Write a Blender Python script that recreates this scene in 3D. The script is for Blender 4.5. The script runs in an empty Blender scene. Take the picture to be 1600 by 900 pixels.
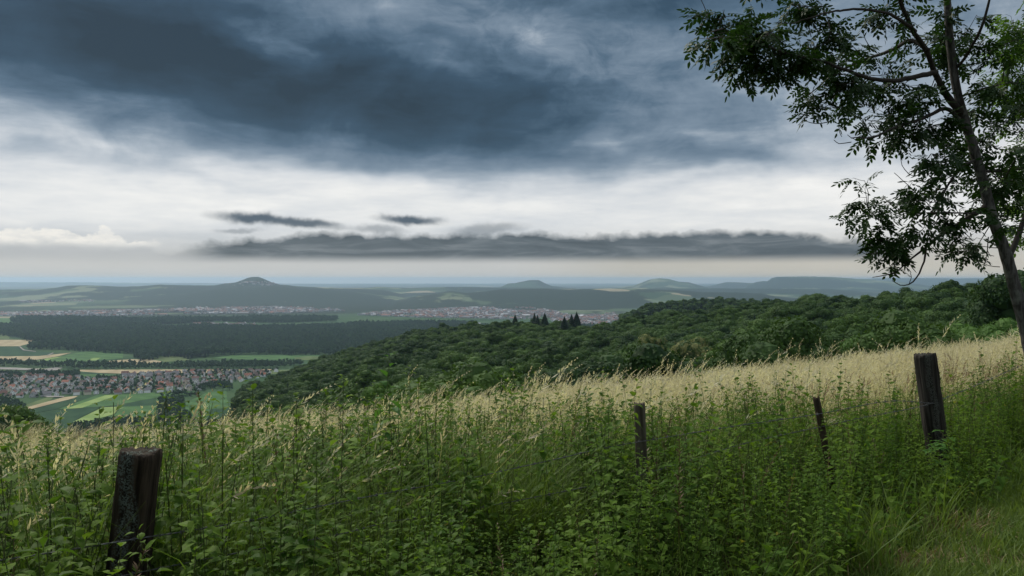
import bpy, math, random
import numpy as np
from mathutils import Vector, Matrix, Euler
PI = math.pi; R = math.radians
rng = np.random.default_rng(7); random.seed(7)
scene = bpy.context.scene
COL = scene.collection

# ------------------------------------------------------------ camera, world, sun, exposure
F = 1244.0; HY = 436.0            # focal length and horizon height in photo pixels
cam_d = bpy.data.cameras.new('camera'); cam = bpy.data.objects.new('camera', cam_d); COL.objects.link(cam)
cam_d.sensor_width = 36; cam_d.lens = 36 * F / 1600
cam.rotation_euler = (R(90), 0, 0)
cam_d.shift_y = -(450 - HY) / 1600.0
cam_d.clip_start = 0.1; cam_d.clip_end = 200000
scene.camera = cam
vs = scene.view_settings
vs.view_transform = 'Standard'; vs.look = 'None'; vs.exposure = 0.0; vs.gamma = 1.0; vs.use_curve_mapping = False
scene.render.film_transparent = False
scene.cycles.use_denoising = True
scene.cycles.max_bounces = 5; scene.cycles.transparent_max_bounces = 8; scene.cycles.volume_bounces = 2
scene.cycles.diffuse_bounces = 3; scene.cycles.transmission_bounces = 3; scene.cycles.caustics_reflective = False; scene.cycles.caustics_refractive = False

SUN_AZ, SUN_EL, SUN_E = -38.0, 46.0, 2.8       # degrees right of the view direction, height, strength
sun_d = bpy.data.lights.new('sun', 'SUN'); sun_d.energy = SUN_E; sun_d.angle = R(12); sun_d.color = (1.0, 0.94, 0.84)
sun = bpy.data.objects.new('sun', sun_d); COL.objects.link(sun)
_a, _e = R(SUN_AZ), R(SUN_EL)
_d = Vector((math.sin(_a)*math.cos(_e), math.cos(_a)*math.cos(_e), math.sin(_e)))
sun.rotation_euler = _d.to_track_quat('Z', 'Y').to_euler()

def s2l(c):
    c = c / 255.0
    return c / 12.92 if c <= 0.04045 else ((c + 0.055) / 1.055) ** 2.4
def rgb(r, g, b): return (s2l(r), s2l(g), s2l(b), 1.0)
def azel(px, py):
    a = math.atan((px - 800) / F)
    return a, math.atan((HY - py) / F * math.cos(a))

class NT:
    """small helper to write node trees as expressions"""
    def __init__(s, nt): s.nt = nt
    def n(s, typ, **kw):
        o = s.nt.nodes.new(typ)
        for k, v in kw.items(): setattr(o, k, v)
        return o
    def inp(s, sock, v):
        if v is None: return
        if isinstance(v, bpy.types.NodeSocket): s.nt.links.new(v, sock)
        else: sock.default_value = v
    def m(s, op, a, b=None, c=None, clamp=False):
        o = s.n('ShaderNodeMath', operation=op, use_clamp=clamp)
        s.inp(o.inputs[0], a); s.inp(o.inputs[1], b); s.inp(o.inputs[2], c)
        return o.outputs[0]
    def vm(s, op, a, b=None, scale=None):
        o = s.n('ShaderNodeVectorMath', operation=op)
        s.inp(o.inputs[0], a); s.inp(o.inputs[1], b)
        if scale is not None: s.inp(o.inputs['Scale'], scale)
        return o.outputs['Value'] if op in ('LENGTH', 'DOT_PRODUCT', 'DISTANCE') else o.outputs[0]
    def xyz(s, x, y, z=0.0):
        o = s.n('ShaderNodeCombineXYZ'); s.inp(o.inputs[0], x); s.inp(o.inputs[1], y); s.inp(o.inputs[2], z); return o.outputs[0]
    def sep(s, v):
        o = s.n('ShaderNodeSeparateXYZ'); s.inp(o.inputs[0], v); return o.outputs
    def noise(s, vec, scale, detail=5, rough=0.55, dist=0.0, col=False):
        o = s.n('ShaderNodeTexNoise'); s.inp(o.inputs['Vector'], vec)
        o.inputs['Scale'].default_value = scale; o.inputs['Detail'].default_value = detail
        o.inputs['Roughness'].default_value = rough; o.inputs['Distortion'].default_value = dist
        return o.outputs['Color'] if col else o.outputs['Fac']
    def ss(s, v, a, b):                      # smoothstep a..b
        o = s.n('ShaderNodeMapRange', interpolation_type='SMOOTHSTEP')
        s.inp(o.inputs[0], v); o.inputs[1].default_value = a; o.inputs[2].default_value = b
        o.inputs[3].default_value = 0; o.inputs[4].default_value = 1
        return o.outputs[0]
    def lin(s, v, a, b, c, d, clamp=True):
        o = s.n('ShaderNodeMapRange', clamp=clamp)
        s.inp(o.inputs[0], v)
        for i, q in enumerate((a, b, c, d)): o.inputs[i+1].default_value = q
        return o.outputs[0]
    def mix(s, f, a, b, typ='MIX'):
        o = s.n('ShaderNodeMix', data_type='RGBA', blend_type=typ)
        s.inp(o.inputs[0], f); s.inp(o.inputs[6], a); s.inp(o.inputs[7], b); return o.outputs[2]
    def ramp(s, v, stops, interp='LINEAR'):
        o = s.n('ShaderNodeValToRGB'); s.inp(o.inputs[0], v); cr = o.color_ramp; cr.interpolation = interp
        while len(cr.elements) < len(stops): cr.elements.new(0.5)
        for e, (p, c) in zip(cr.elements, stops): e.position = p; e.color = c
        return o.outputs[0]

world = bpy.data.worlds.new('World'); scene.world = world; world.use_nodes = True
wt = world.node_tree; wt.nodes.clear(); W = NT(wt)
tc = W.n('ShaderNodeTexCoord').outputs['Generated']
dirv = W.vm('NORMALIZE', tc)
dx, dy, dz = W.sep(dirv)
az = W.m('ARCTAN2', dx, dy); el = W.m('ARCSINE', dz)
sky = W.n('ShaderNodeTexSky', sky_type='NISHITA'); sky.sun_disc = False
sky.sun_elevation = R(SUN_EL); sky.sun_rotation = R(SUN_AZ); sky.altitude = 500
# cloud noises: streaky on a cloud-layer plane, billowy on the direction itself
zz = W.m('ADD', W.m('MAXIMUM', dz, 0.0), 0.10)
plane = W.xyz(W.m('DIVIDE', dx, zz), W.m('DIVIDE', dy, zz), 0.0)
n_str = W.noise(plane, 0.9, 5, 0.55, 0.3)
ae = W.xyz(az, el, 0.0)
n_bil = W.noise(W.xyz(W.m('MULTIPLY', az, 1.0), W.m('MULTIPLY', el, 1.8), 0.37), 9.0, 7, 0.60, 0.5)
n_fin = W.noise(W.xyz(az, W.m('MULTIPLY', el, 6.0), 0.11), 9.0, 6, 0.6, 0.2)
n_wc = W.noise(W.xyz(az, W.m('MULTIPLY', el, 1.6), 2.7), 5.0, 4, 0.55, 0.0, col=True)
warp = W.vm('MULTIPLY', W.vm('SUBTRACT', n_wc, (0.5, 0.5, 0.5)), (0.20, 0.10, 0.0))
aew = W.vm('ADD', ae, warp)
def blob(vec, px, py, sx, sy, rot=0.0):
    """soft patch of cloud around one direction of the sky"""
    a, e = azel(px, py)
    mp = W.n('ShaderNodeMapping', vector_type='TEXTURE')
    W.inp(mp.inputs['Vector'], vec)
    mp.inputs['Location'].default_value = (a, e, 0); mp.inputs['Rotation'].default_value = (0, 0, R(rot))
    mp.inputs['Scale'].default_value = (sx / F, sy / F, 1)
    q = W.vm('DOT_PRODUCT', mp.outputs[0], mp.outputs[0])
    return W.m('POWER', 0.36788, q)
# brightness of the cloud deck by elevation
el_deg = W.m('MULTIPLY', el, 180 / PI)
def E(py): return math.degrees(azel(800, py)[1])
base = W.n('ShaderNodeFloatCurve'); W.inp(base.inputs[1], W.m('DIVIDE', el_deg, 40.0))
cv = base.mapping.curves[0]
pts = [(0.0, .70), (E(420)/40, .72), (E(385)/40, .78), (E(345)/40, .885), (E(300)/40, .875), (E(265)/40, .74), (E(225)/40, .54), (E(190)/40, .44), (E(120)/40, .38), (E(0)/40, .40), (0.75, .62), (1.0, .80)]
while len(cv.points) < len(pts): cv.points.new(0.5, 0.5)
for p, (x, y) in zip(cv.points, pts): p.location = (x, y); p.handle_type = 'AUTO'
base.mapping.update()
B = base.outputs[0]
SKY = [  # px, py, half width, half height, tilt, brightness change
 (150, 30, 330, 75, -6, -.20), (560, 165, 330, 58, -12, -.20), (800, 190, 230, 48, 8, -.16), (700, 130, 200, 60, 0, -.06),
 (330, 130, 260, 50, -14, -.14), (0, 175, 130, 34, -14, .12), (120, 245, 220, 16, -9, -.10), (250, 225, 160, 12, -12, .05), (60, 212, 200, 12, -9, .06),
 (430, 72, 80, 30, -8, .26), (620, 12, 140, 26, 4, .16), (250, 150, 260, 34, -12, -.08), (900, 30, 300, 60, 0, -.04), (780, 34, 150, 18, 6, .10), (850, 75, 60, 30, -25, .20), (690, 95, 40, 22, -30, .16),
 (960, 110, 60, 50, 20, .04), (1050, 60, 130, 50, 0, .03), (1130, 160, 220, 50, -4, .04), (300, 60, 260, 60, 0, -.05), (1080, 215, 190, 30, 0, .02), (1200, 255, 240, 30, -3, -.18), (1150, 225, 280, 34, 0, -.08), (1120, 110, 230, 90, 0, .09), (1020, 215, 180, 10, -3, .06), (1250, 120, 120, 12, -5, .06),
 (1500, 120, 260, 170, 0, .26), (1500, 300, 220, 70, 0, -.06), (1100, 272, 110, 12, 3, .14), (1180, 320, 200, 24, 3, .03), (890, 255, 120, 22, 6, -.06),
 (600, 265, 260, 16, -6, -.06), (250, 320, 260, 30, 0, .05), (700, 300, 260, 18, 0, .05), (1000, 15, 90, 22, 0, -.14), (520, 110, 110, 30, 0, -.06), (950, 200, 120, 20, -10, .03)]
for px, py, sx, sy, rot, amp in SKY:
    B = W.m('MULTIPLY_ADD', blob(aew, px, py, sx, sy, rot), amp, B)
hi = W.ss(el, azel(800, 330)[1], azel(800, 200)[1])
B = W.m('ADD', B, W.m('MULTIPLY', W.m('SUBTRACT', n_str, 0.5), 0.20))
B = W.m('ADD', B, W.m('MULTIPLY', W.m('MULTIPLY', W.m('SUBTRACT', n_bil, 0.5), 0.52), W.lin(hi, 0, 1, 0.2, 1.0)))
B = W.m('ADD', B, W.m('MULTIPLY', W.m('SUBTRACT', n_fin, 0.5), 0.22))
# curdled detail where the deck breaks up, top centre
n_cur = W.noise(W.vm('ADD', W.xyz(az, W.m('MULTIPLY', el, 1.5), 4.4), W.vm('SCALE', warp, scale=1.2)), 22.0, 8, 0.62, 0.6)
cw = W.m('ADD', W.m('ADD', blob(ae, 860, 80, 260, 90, -10), blob(ae, 440, 72, 100, 44, 0)), 0.12, clamp=True)
B = W.m('ADD', B, W.m('MULTIPLY', W.m('MULTIPLY', W.m('SUBTRACT', n_cur, 0.5), 0.36), cw))
deck = W.ramp(B, [(0.0, rgb(36, 54, 66)), (0.25, rgb(54, 78, 97)), (0.40, rgb(84, 107, 127)), (0.55, rgb(122, 140, 157)),
                  (0.70, rgb(170, 181, 192)), (0.84, rgb(214, 218, 222)), (0.95, rgb(240, 240, 238)), (1.0, rgb(250, 249, 246))])
# warm, dusty light just above the horizon
warm = W.ss(el, azel(800, 345)[1], azel(800, 425)[1])
deck = W.mix(W.m('MULTIPLY', warm, 0.85), deck, W.ramp(az, [(0.0, rgb(200, 199, 195)), (0.15, rgb(196, 190, 176)), (1.0, rgb(206, 196, 178))]))
# the white heap clouds low on the left
edge = W.noise(W.xyz(az, W.m('MULTIPLY', el, 1.3), 5.1), 34.0, 6, 0.55)
def lowband(y_bot, y_top, amp, x0, x1, soft_b, soft_t, xs, thin=1.0):
    e0, e1 = azel(800, y_bot)[1], azel(800, y_top)[1]
    top = W.m('ADD', e1, W.m('MULTIPLY', W.m('SUBTRACT', edge, 0.5), amp / F))
    a0, a1 = azel(x0, 400)[0], azel(x1, 400)[0]
    win = W.m('MULTIPLY', W.ss(az, a0 - xs / F, a0 + xs / F), W.m('SUBTRACT', 1.0, W.ss(az, a1 - xs / F, a1 + xs / F)))
    # the band thins out towards its ends
    th = W.m('SUBTRACT', top, W.m('MULTIPLY', W.m('SUBTRACT', 1.0, win), thin * (y_bot - y_top) / F))
    up = W.m('MULTIPLY', W.m('SUBTRACT', th, el), F / soft_t, clamp=True)
    dn = W.ss(el, e0 - soft_b / F, e0 + soft_b / F)
    return W.m('MULTIPLY', W.m('MULTIPLY', up, dn), W.ss(win, 0.0, 0.45))
cum = lowband(388, 369, 46, -250, 215, 7, 3, 60)
cn = W.noise(W.xyz(az, W.m('MULTIPLY', el, 2.2), 3.3), 40.0, 6, 0.6)
deck = W.mix(W.m('MULTIPLY', cum, W.lin(cn, .3, .6, .25, .85)), deck, rgb(248, 244, 236))
low2 = lowband(408, 387, 22, -300, 330, 9, 9, 120)
deck = W.mix(W.m('MULTIPLY', low2, 0.35), deck, rgb(150, 156, 164))
# the long dark bank of cloud above the far hills
bank = lowband(406, 362, 30, 370, 1330, 9, 11, 150, .62)
bn = W.noise(W.xyz(az, W.m('MULTIPLY', el, 6.5), 8.3), 11.0, 7, 0.62, 0.5)
bcol = W.ramp(bn, [(0.34, rgb(62, 74, 84)), (0.52, rgb(84, 95, 104)), (0.74, rgb(122, 130, 136))])
deck = W.mix(W.m('MULTIPLY', bank, 0.98), deck, bcol)
sm = W.vm('ADD', ae, W.vm('MULTIPLY', W.vm('SUBTRACT', W.noise(ae, 38, 4, 0.6, 0, col=True), (.5, .5, .5)), (.030, .014, 0)))
for px, py, sx, sy, rot, k in ((400, 341, 52, 7, -3, 1.0), (475, 348, 52, 6, -5, .95), (640, 343, 42, 6.0, -3, 1.0), (372, 361, 26, 3.5, 5, .45), (760, 358, 50, 8, 4, .55), (590, 358, 34, 6, 0, .5)):
    b = W.ss(blob(sm, px, py, sx * 1.25, sy * 1.35, rot), 0.12, 0.95)
    deck = W.mix(W.m('MULTIPLY', b, k), deck, rgb(78, 92, 106))
# the deck out of view (overhead, behind) is brightened to add light
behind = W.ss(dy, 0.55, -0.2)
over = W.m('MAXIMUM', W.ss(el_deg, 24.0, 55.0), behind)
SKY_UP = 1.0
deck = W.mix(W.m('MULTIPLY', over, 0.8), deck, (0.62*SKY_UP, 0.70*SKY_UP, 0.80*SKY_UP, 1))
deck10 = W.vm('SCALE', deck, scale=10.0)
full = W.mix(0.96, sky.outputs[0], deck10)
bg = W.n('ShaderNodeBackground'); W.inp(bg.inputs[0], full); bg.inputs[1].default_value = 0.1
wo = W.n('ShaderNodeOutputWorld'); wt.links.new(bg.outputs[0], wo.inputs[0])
world.cycles.sampling_method = 'MANUAL'; world.cycles.sample_map_resolution = 512

# ------------------------------------------------------------ helpers
def tag(o, label=None, cat=None, group=None, kind=None):
    if label: o['label'] = label
    if cat: o['category'] = cat
    if group: o['group'] = group
    if kind: o['kind'] = kind
    return o
def empty(name, loc, rz=0.0):
    o = bpy.data.objects.new(name, None); COL.objects.link(o); o.location = loc; o.rotation_euler = (0, 0, rz)
    o.empty_display_size = 0.3
    return o
def mesh_np(name, V, faces, mats=(), mi=None, smooth=False):
    """faces: list of int arrays (n,k)"""
    me = bpy.data.meshes.new(name)
    V = np.asarray(V, dtype=np.float32).reshape(-1, 3)
    faces = [np.asarray(f, dtype=np.int32) for f in faces if len(f)]
    me.vertices.add(len(V)); me.vertices.foreach_set('co', V.ravel())
    nl = sum(f.size for f in faces); nf = sum(len(f) for f in faces)
    me.loops.add(nl); me.polygons.add(nf)
    me.loops.foreach_set('vertex_index', np.concatenate([f.ravel() for f in faces]))
    tot = np.concatenate([np.full(len(f), f.shape[1], dtype=np.int32) for f in faces])
    st = np.zeros(nf, dtype=np.int32); st[1:] = np.cumsum(tot)[:-1]
    me.polygons.foreach_set('loop_start', st); me.polygons.foreach_set('loop_total', tot)
    for m_ in mats: me.materials.append(m_)
    if mi is not None: me.polygons.foreach_set('material_index', np.asarray(mi, dtype=np.int32))
    me.polygons.foreach_set('use_smooth', np.full(nf, smooth))
    me.update(calc_edges=True); me.validate()
    return me
def obj(name, me, parent=None, link=True, loc=None):
    o = bpy.data.objects.new(name, me)
    if link: COL.objects.link(o)
    if parent is not None: o.parent = parent
    if loc is not None: o.location = loc
    return o
class Geo:
    """collects vertices and faces for one mesh"""
    def __init__(s): s.v = []; s.q = []; s.t = []; s.qm = []; s.tm = []; s.n = 0
    def add(s, V, q=None, t=None, m=0):
        V = np.asarray(V, dtype=float).reshape(-1, 3)
        s.v.append(V)
        if q is not None and len(q): q = np.asarray(q).reshape(-1, 4) + s.n; s.q.append(q); s.qm.append(np.full(len(q), m))
        if t is not None and len(t): t = np.asarray(t).reshape(-1, 3) + s.n; s.t.append(t); s.tm.append(np.full(len(t), m))
        s.n += len(V)
    def mesh(s, name, mats=(), smooth=False):
        V = np.concatenate(s.v)
        fs = []; mi = []
        if s.q: fs.append(np.concatenate(s.q)); mi.append(np.concatenate(s.qm))
        if s.t: fs.append(np.concatenate(s.t)); mi.append(np.concatenate(s.tm))
        return mesh_np(name, V, fs, mats, np.concatenate(mi), smooth)
    def tube(s, P, rad, seg=6, m=0, cap=True):
        P = np.asarray(P, dtype=float); n = len(P); rad = np.broadcast_to(np.asarray(rad, dtype=float), (n,))
        T = np.gradient(P, axis=0); T /= np.linalg.norm(T, axis=1)[:, None] + 1e-9
        ref = np.array([0.31, 0.17, 0.93]) if abs(T[0, 2]) < .9 else np.array([1., .2, 0])
        A = np.cross(T, ref); A /= np.linalg.norm(A, axis=1)[:, None] + 1e-9
        Bv = np.cross(T, A)
        th = np.arange(seg) * 2 * PI / seg
        V = P[:, None, :] + rad[:, None, None] * (np.cos(th)[None, :, None] * A[:, None, :] + np.sin(th)[None, :, None] * Bv[:, None, :])
        V = V.reshape(-1, 3)
        i, j = np.meshgrid(np.arange(n - 1), np.arange(seg), indexing='ij'); i = i.ravel(); j = j.ravel(); k = (j + 1) % seg
        q = np.stack([i*seg+j, i*seg+k, (i+1)*seg+k, (i+1)*seg+j], 1)
        t = []
        if cap:
            V = np.concatenate([V, P[:1], P[-1:]])
            a, b = n * seg, n * seg + 1
            for j in range(seg):
                t.append((a, (j+1) % seg, j)); t.append((b, (n-1)*seg + j, (n-1)*seg + (j+1) % seg))
        s.add(V, q, t, m)
    def ribbon(s, P, w, side, m=0):
        P = np.asarray(P, dtype=float); n = len(P); w = np.broadcast_to(np.asarray(w, dtype=float), (n,))
        side = np.asarray(side, dtype=float)
        V = np.concatenate([P - side * w[:, None] / 2, P + side * w[:, None] / 2])
        i = np.arange(n - 1)
        s.add(V, np.stack([i, i + 1, i + 1 + n, i + n], 1), None, m)
def copy_tree(o, parent=None):
    c = o.copy(); COL.objects.link(c); c.parent = parent
    for ch in list(o.children): copy_tree(ch, c)
    return c
def drop_proto(o):
    for ch in list(o.children): drop_proto(ch)
    bpy.data.objects.remove(o)

# ------------------------------------------------------------ materials
def mat(name):
    m_ = bpy.data.materials.new(name); m_.use_nodes = True; nt = m_.node_tree; nt.nodes.clear()
    return m_, NT(nt)
def finish(m_, N, shader, disp=None):
    o = N.n('ShaderNodeOutputMaterial'); N.nt.links.new(shader, o.inputs[0])
    if disp is not None: N.nt.links.new(disp, o.inputs[2])
    return m_
def pbr(N, col, rough=0.8, bump=None, bstr=0.4, bdist=0.02, spec=0.3):
    p = N.n('ShaderNodeBsdfPrincipled'); N.inp(p.inputs['Base Color'], col); N.inp(p.inputs['Roughness'], rough)
    p.inputs['Specular IOR Level'].default_value = spec
    if bump is not None:
        b = N.n('ShaderNodeBump'); b.inputs['Strength'].default_value = bstr; b.inputs['Distance'].default_value = bdist
        N.inp(b.inputs['Height'], bump); N.nt.links.new(b.outputs[0], p.inputs['Normal'])
    return p.outputs[0]
def leafmat(name, c1, c2, c3=None, trans=0.35, rough=0.55, scale=3.0, spec=0.25, rnd=1.0):
    """leaf or blade: per-plant and small-scale variation of the leaf's own colour, light passes through"""
    m_, N = mat(name)
    oi = N.n('ShaderNodeObjectInfo'); geo = N.n('ShaderNodeNewGeometry')
    nz = N.noise(geo.outputs['Position'], scale, 3, 0.6)
    f = N.m('ADD', N.m('MULTIPLY', oi.outputs['Random'], 0.6 * rnd), N.m('MULTIPLY', nz, 0.9)); f = N.m('SUBTRACT', f, 0.15 + 0.1 * rnd, clamp=True)
    col = N.mix(f, c1, c2)
    if c3 is not None:
        isl = geo.outputs['Random Per Island']
        col = N.mix(N.m('GREATER_THAN', isl, 0.985), col, c3)
    p = pbr(N, col, rough, spec=spec)
    t = N.n('ShaderNodeBsdfTranslucent'); N.inp(t.inputs[0], N.mix(1.0, col, (1.25, 1.25, 0.7, 1), 'MULTIPLY'))
    mx = N.n('ShaderNodeMixShader'); mx.inputs[0].default_value = trans
    N.nt.links.new(p, mx.inputs[1]); N.nt.links.new(t.outputs[0], mx.inputs[2])
    return finish(m_, N, mx.outputs[0])
def plain(name, col, rough=0.8, vary=0.25, scale=8.0, spec=0.3):
    m_, N = mat(name)
    geo = N.n('ShaderNodeNewGeometry'); oi = N.n('ShaderNodeObjectInfo')
    nz = N.noise(geo.outputs['Position'], scale, 4, 0.6)
    f = N.m('ADD', N.m('MULTIPLY', nz, 0.7), N.m('MULTIPLY', oi.outputs['Random'], 0.6))
    k = N.lin(f, 0.2, 1.1, 1 - vary, 1 + vary)
    c = N.vm('SCALE', col[:3], scale=k)
    return finish(m_, N, pbr(N, c, rough, spec=spec))
# ------------------------------------------------------------ terrain
PLAIN = -250.0
A_X, A_C, A_0 = 0.111, -0.139, -1.35
def interp(x, tab): 
    t = np.asarray(tab, dtype=float); return np.interp(x, t[:, 0], t[:, 1])
SKYL = [(340, 668), (358, 618), (372, 604), (420, 592), (480, 568), (540, 548), (600, 530), (650, 517), (700, 509), (760, 504), (850, 504), (930, 508),
        (980, 498), (1050, 490), (1100, 483), (1200, 472), (1300, 462), (1400, 459), (1450, 451), (1520, 441), (1600, 428), (2000, 380), (3200, 350)]
DSKY = [(340, 1150), (420, 1120), (540, 1040), (700, 930), (850, 820), (980, 740), (1100, 680), (1300, 560), (1450, 420), (1600, 340), (3200, 300)]
NEAR = [(340, 716), (600, 668), (800, 640), (1000, 618), (1250, 585), (1400, 566), (1600, 545), (3200, 500)]
SK2 = [(-3000, 800), (860, 800), (900, 540), (940, 502), (980, 487), (1020, 473), (1060, 467), (1100, 465), (1140, 467), (1200, 471), (1260, 474), (1400, 470), (3200, 470)]
TREE_H = 16.5
LEFT = [(45, -11.5), (80, -23), (130, -42), (300, -97), (600, -168), (900, -225), (1080, -247), (1200, -250)]
RIDGES = [  # distance, front width, back width, skyline
 (10500, 1500, 2500, [(-900, 448), (-300, 450), (0, 453), (60, 452), (85, 450), (105, 446.5), (125, 445.5), (160, 446.5), (185, 448), (215, 447.5), (250, 444.5), (300, 446), (335, 446), (352, 443), (368, 441.5), (378, 438), (388, 434), (394, 432.8), (404, 432.6), (412, 435.5), (424, 441), (438, 445), (470, 447.5), (510, 449.5), (600, 453), (700, 480)]),
 (9300, 1000, 1500, [(150, 500), (250, 463), (300, 457), (340, 451), (380, 448), (430, 447), (500, 451), (560, 457), (640, 468), (760, 500)]),
 (12500, 1500, 3000, [(380, 470), (480, 450), (560, 450.5), (590, 448.5), (640, 450.5), (700, 448.5), (780, 449.5), (860, 450), (900, 452), (1000, 450), (1300, 452), (1500, 470)]),
 (8400, 1000, 1800, [(560, 500), (620, 470), (650, 463), (680, 459), (705, 455), (730, 457.5), (760, 455.5), (782, 452.5), (840, 451), (880, 452.5), (950, 451), (1000, 452), (1060, 453.5), (1100, 457), (1150, 457), (1190, 459), (1215, 465), (1300, 474), (3200, 474)]),
 (16000, 1600, 2000, [(740, 500), (775, 452), (785, 447.5), (793, 443.5), (805, 442.5), (816, 440), (828, 437.8), (842, 438), (850, 442), (862, 447), (900, 451), (960, 500)]),
 (16500, 1600, 2000, [(900, 500), (960, 451), (990, 446), (1003, 441.5), (1015, 437), (1030, 434.5), (1044, 435.5), (1060, 440), (1076, 441.5), (1092, 446), (1110, 450), (1200, 500)]),
 (21000, 2000, 2500, [(1060, 470), (1100, 449), (1118, 445), (1133, 440.8), (1175, 442), (1190, 443), (1260, 460)]),
 (17500, 2000, 3000, [(1130, 480), (1170, 444.5), (1182, 440.5), (1193, 439), (1199, 439.5), (1206, 434.5), (1214, 432.6), (1260, 432), (1300, 433), (1350, 436.5), (1400, 440), (1450, 446), (1560, 470)]),
 (26000, 2500, 4000, [(1250, 460), (1310, 436.5), (1400, 434.5), (1600, 435), (3200, 438)]),
 (12000, 1100, 1600, [(1120, 500), (1200, 458), (1232, 457), (1270, 453), (1320, 455), (1360, 461), (1450, 480)]),
 (33000, 3000, 6000, [(-900, 440), (0, 440.5), (200, 441.5), (400, 443), (700, 445), (1200, 448)]),
]
def vnoise(x, y, seed=0):
    """cheap smooth value noise"""
    xi = np.floor(x).astype(np.int64); yi = np.floor(y).astype(np.int64); fx = x - xi; fy = y - yi
    fx = fx*fx*(3-2*fx); fy = fy*fy*(3-2*fy)
    def h(a, b):
        n = (a * 374761393 + b * 668265263 + seed * 974634777) & 0x7fffffff
        n = ((n ^ (n >> 13)) * 1274126177) & 0x7fffffff
        return ((n ^ (n >> 16)) & 0xffff) / 65535.0
    return (h(xi, yi)*(1-fx) + h(xi+1, yi)*fx)*(1-fy) + (h(xi, yi+1)*(1-fx) + h(xi+1, yi+1)*fx)*fy
def fbm(x, y, seed=0, o=4):
    s = 0; a = 0.5
    for k in range(o): s = s + a * vnoise(x * 2**k, y * 2**k, seed + k); a *= 0.5
    return s
def sstep(v, a, b):
    t = np.clip((v - a) / (b - a), 0, 1); return t*t*(3-2*t)
def height(x, y):
    x = np.asarray(x, dtype=float); y = np.asarray(y, dtype=float)
    r = np.hypot(x, y); th = np.arctan2(x, y)
    thc = np.clip(th, -R(62), R(62)); Y = np.maximum(r * np.cos(thc), 1e-3)
    px = 800 + F * np.tan(thc); px = np.minimum(px, 3200)
    zn = A_0 + A_X * x + A_C * y
    zn = np.where(y < 3, A_0 + A_X * x + A_C * (3 * 1.0 - 0.0 * y), zn)      # level behind the camera
    zn = np.maximum(zn, A_0 - 7.5) + 0.04 * (fbm(x * .9, y * .9, 3) - .5)
    zn = np.minimum(zn, A_0 + 6)
    # left: open slope down to the plain
    Ls = np.asarray(LEFT, float)
    zl = np.interp(np.log(Y), np.log(Ls[:, 0]), Ls[:, 1])
    # right: wooded spur, given by the canopy it carries
    ys, ds, yn = interp(px, SKYL), interp(px, DSKY), interp(px, NEAR)
    t = np.clip((np.log(Y) - math.log(125)) / (np.log(ds) - math.log(125)), 0, 1)
    t = t ** 0.85
    yc = yn + (ys - yn) * t
    Yc = np.minimum(Y, ds)
    zs = -(yc - HY) / F * Yc - TREE_H
    zs = zs - np.maximum(Y - ds, 0) * 0.30 - 0.0
    k = sstep(px, 335, 385)
    zf = zl * (1 - k) + np.where(Y > 125, zs, 0) * k
    # between the meadow's edge and the wood
    z125s = -(yn - HY) / F * 125 - TREE_H; z125l = np.interp(math.log(125), np.log(Ls[:, 0]), Ls[:, 1])
    z125 = z125l * (1 - k) + z125s * k
    edge_z = np.maximum(A_0 + (A_X * (px - 800) / F + A_C) * 42, A_0 - 7.5)
    near_t = np.clip((Y - 42) / (125 - 42), 0, 1)
    zmid = edge_z + (z125 - edge_z) * np.sin(near_t * PI / 2)
    zf = np.where(Y < 125, zmid, zf)
    w = sstep(Y, 38, 46)
    z = np.where(Y < 300, zn * (1 - w) + zf * w, zf)
    # second wooded ridge further right
    y2 = interp(px, SK2); z2 = -(y2 - HY) / F * 1500 - TREE_H
    h2 = PLAIN + (z2 - PLAIN) * np.exp(-((Y - 1500) / 300.0) ** 2)
    z = np.where(Y > 600, np.maximum(z, h2), z)
    # plain and the far ridges
    und = 3.0 * (fbm(x / 900., y / 900., 11) - .5) * sstep(Y, 5600, 8000) * 8
    z = np.where(Y > 600, np.maximum(z, PLAIN), z)
    pl = z
    for D, wf, wb, sk in RIDGES:
        yr = interp(px, sk)
        rough = (fbm(px / 14., px * 0 + D, 5, 4) - .5) * 1.1
        zr = -(yr + rough - HY) / F * D
        g = np.where(Y < D, np.exp(-((Y - D) / wf) ** 2), np.exp(-((Y - D) / wb) ** 2))
        lump = 1 + 0.35 * (fbm(x / 700., y / 700., 21) - .5) * (1 - g)
        pl = np.maximum(pl, PLAIN + (zr - PLAIN) * g * lump)
    z = np.where(Y > 4500, np.maximum(pl, PLAIN + np.maximum(und, 0)), z)
    return z
def hz(x, y): return float(height(np.array([x]), np.array([y]))[0])
# polar sheet, dense where the photograph looks
tmid = np.linspace(-0.75, 0.75, 1000)
ths = np.concatenate([np.linspace(-PI, math.atan(-0.75), 90)[:-1], np.arctan(tmid), np.linspace(math.atan(.75), PI, 90)[1:]])
rs = np.concatenate([[0.0], np.geomspace(1.0, 60, 60), np.geomspace(60, 1800, 130)[1:], np.geomspace(1800, 7000, 70)[1:], np.geomspace(7000, 45000, 190)[1:]])
TH, RR = np.meshgrid(ths, rs, indexing='ij')
GX, GY = RR * np.sin(TH), RR * np.cos(TH)
GZ = height(GX, GY)
nt_, nr_ = TH.shape
i, j = np.meshgrid(np.arange(nt_ - 1), np.arange(nr_ - 1), indexing='ij')
a = (i * nr_ + j).ravel()
quads = np.stack([a, a + 1, a + nr_ + 1, a + nr_], 1)[:, ::-1]
m_ter, N = mat('ground soil grass and farmland')
pos = N.n('ShaderNodeNewGeometry').outputs['Position']
px_, py_, pz_ = N.sep(pos)
flat = N.xyz(px_, py_, 0.0)
dist = N.vm('LENGTH', flat)
n1 = N.noise(flat, 2.2, 6, 0.65); n2 = N.noise(flat, 9.0, 4, 0.6)
near_c = N.mix(n1, (0.022, 0.028, 0.010, 1), (0.075, 0.066, 0.034, 1))
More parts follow.
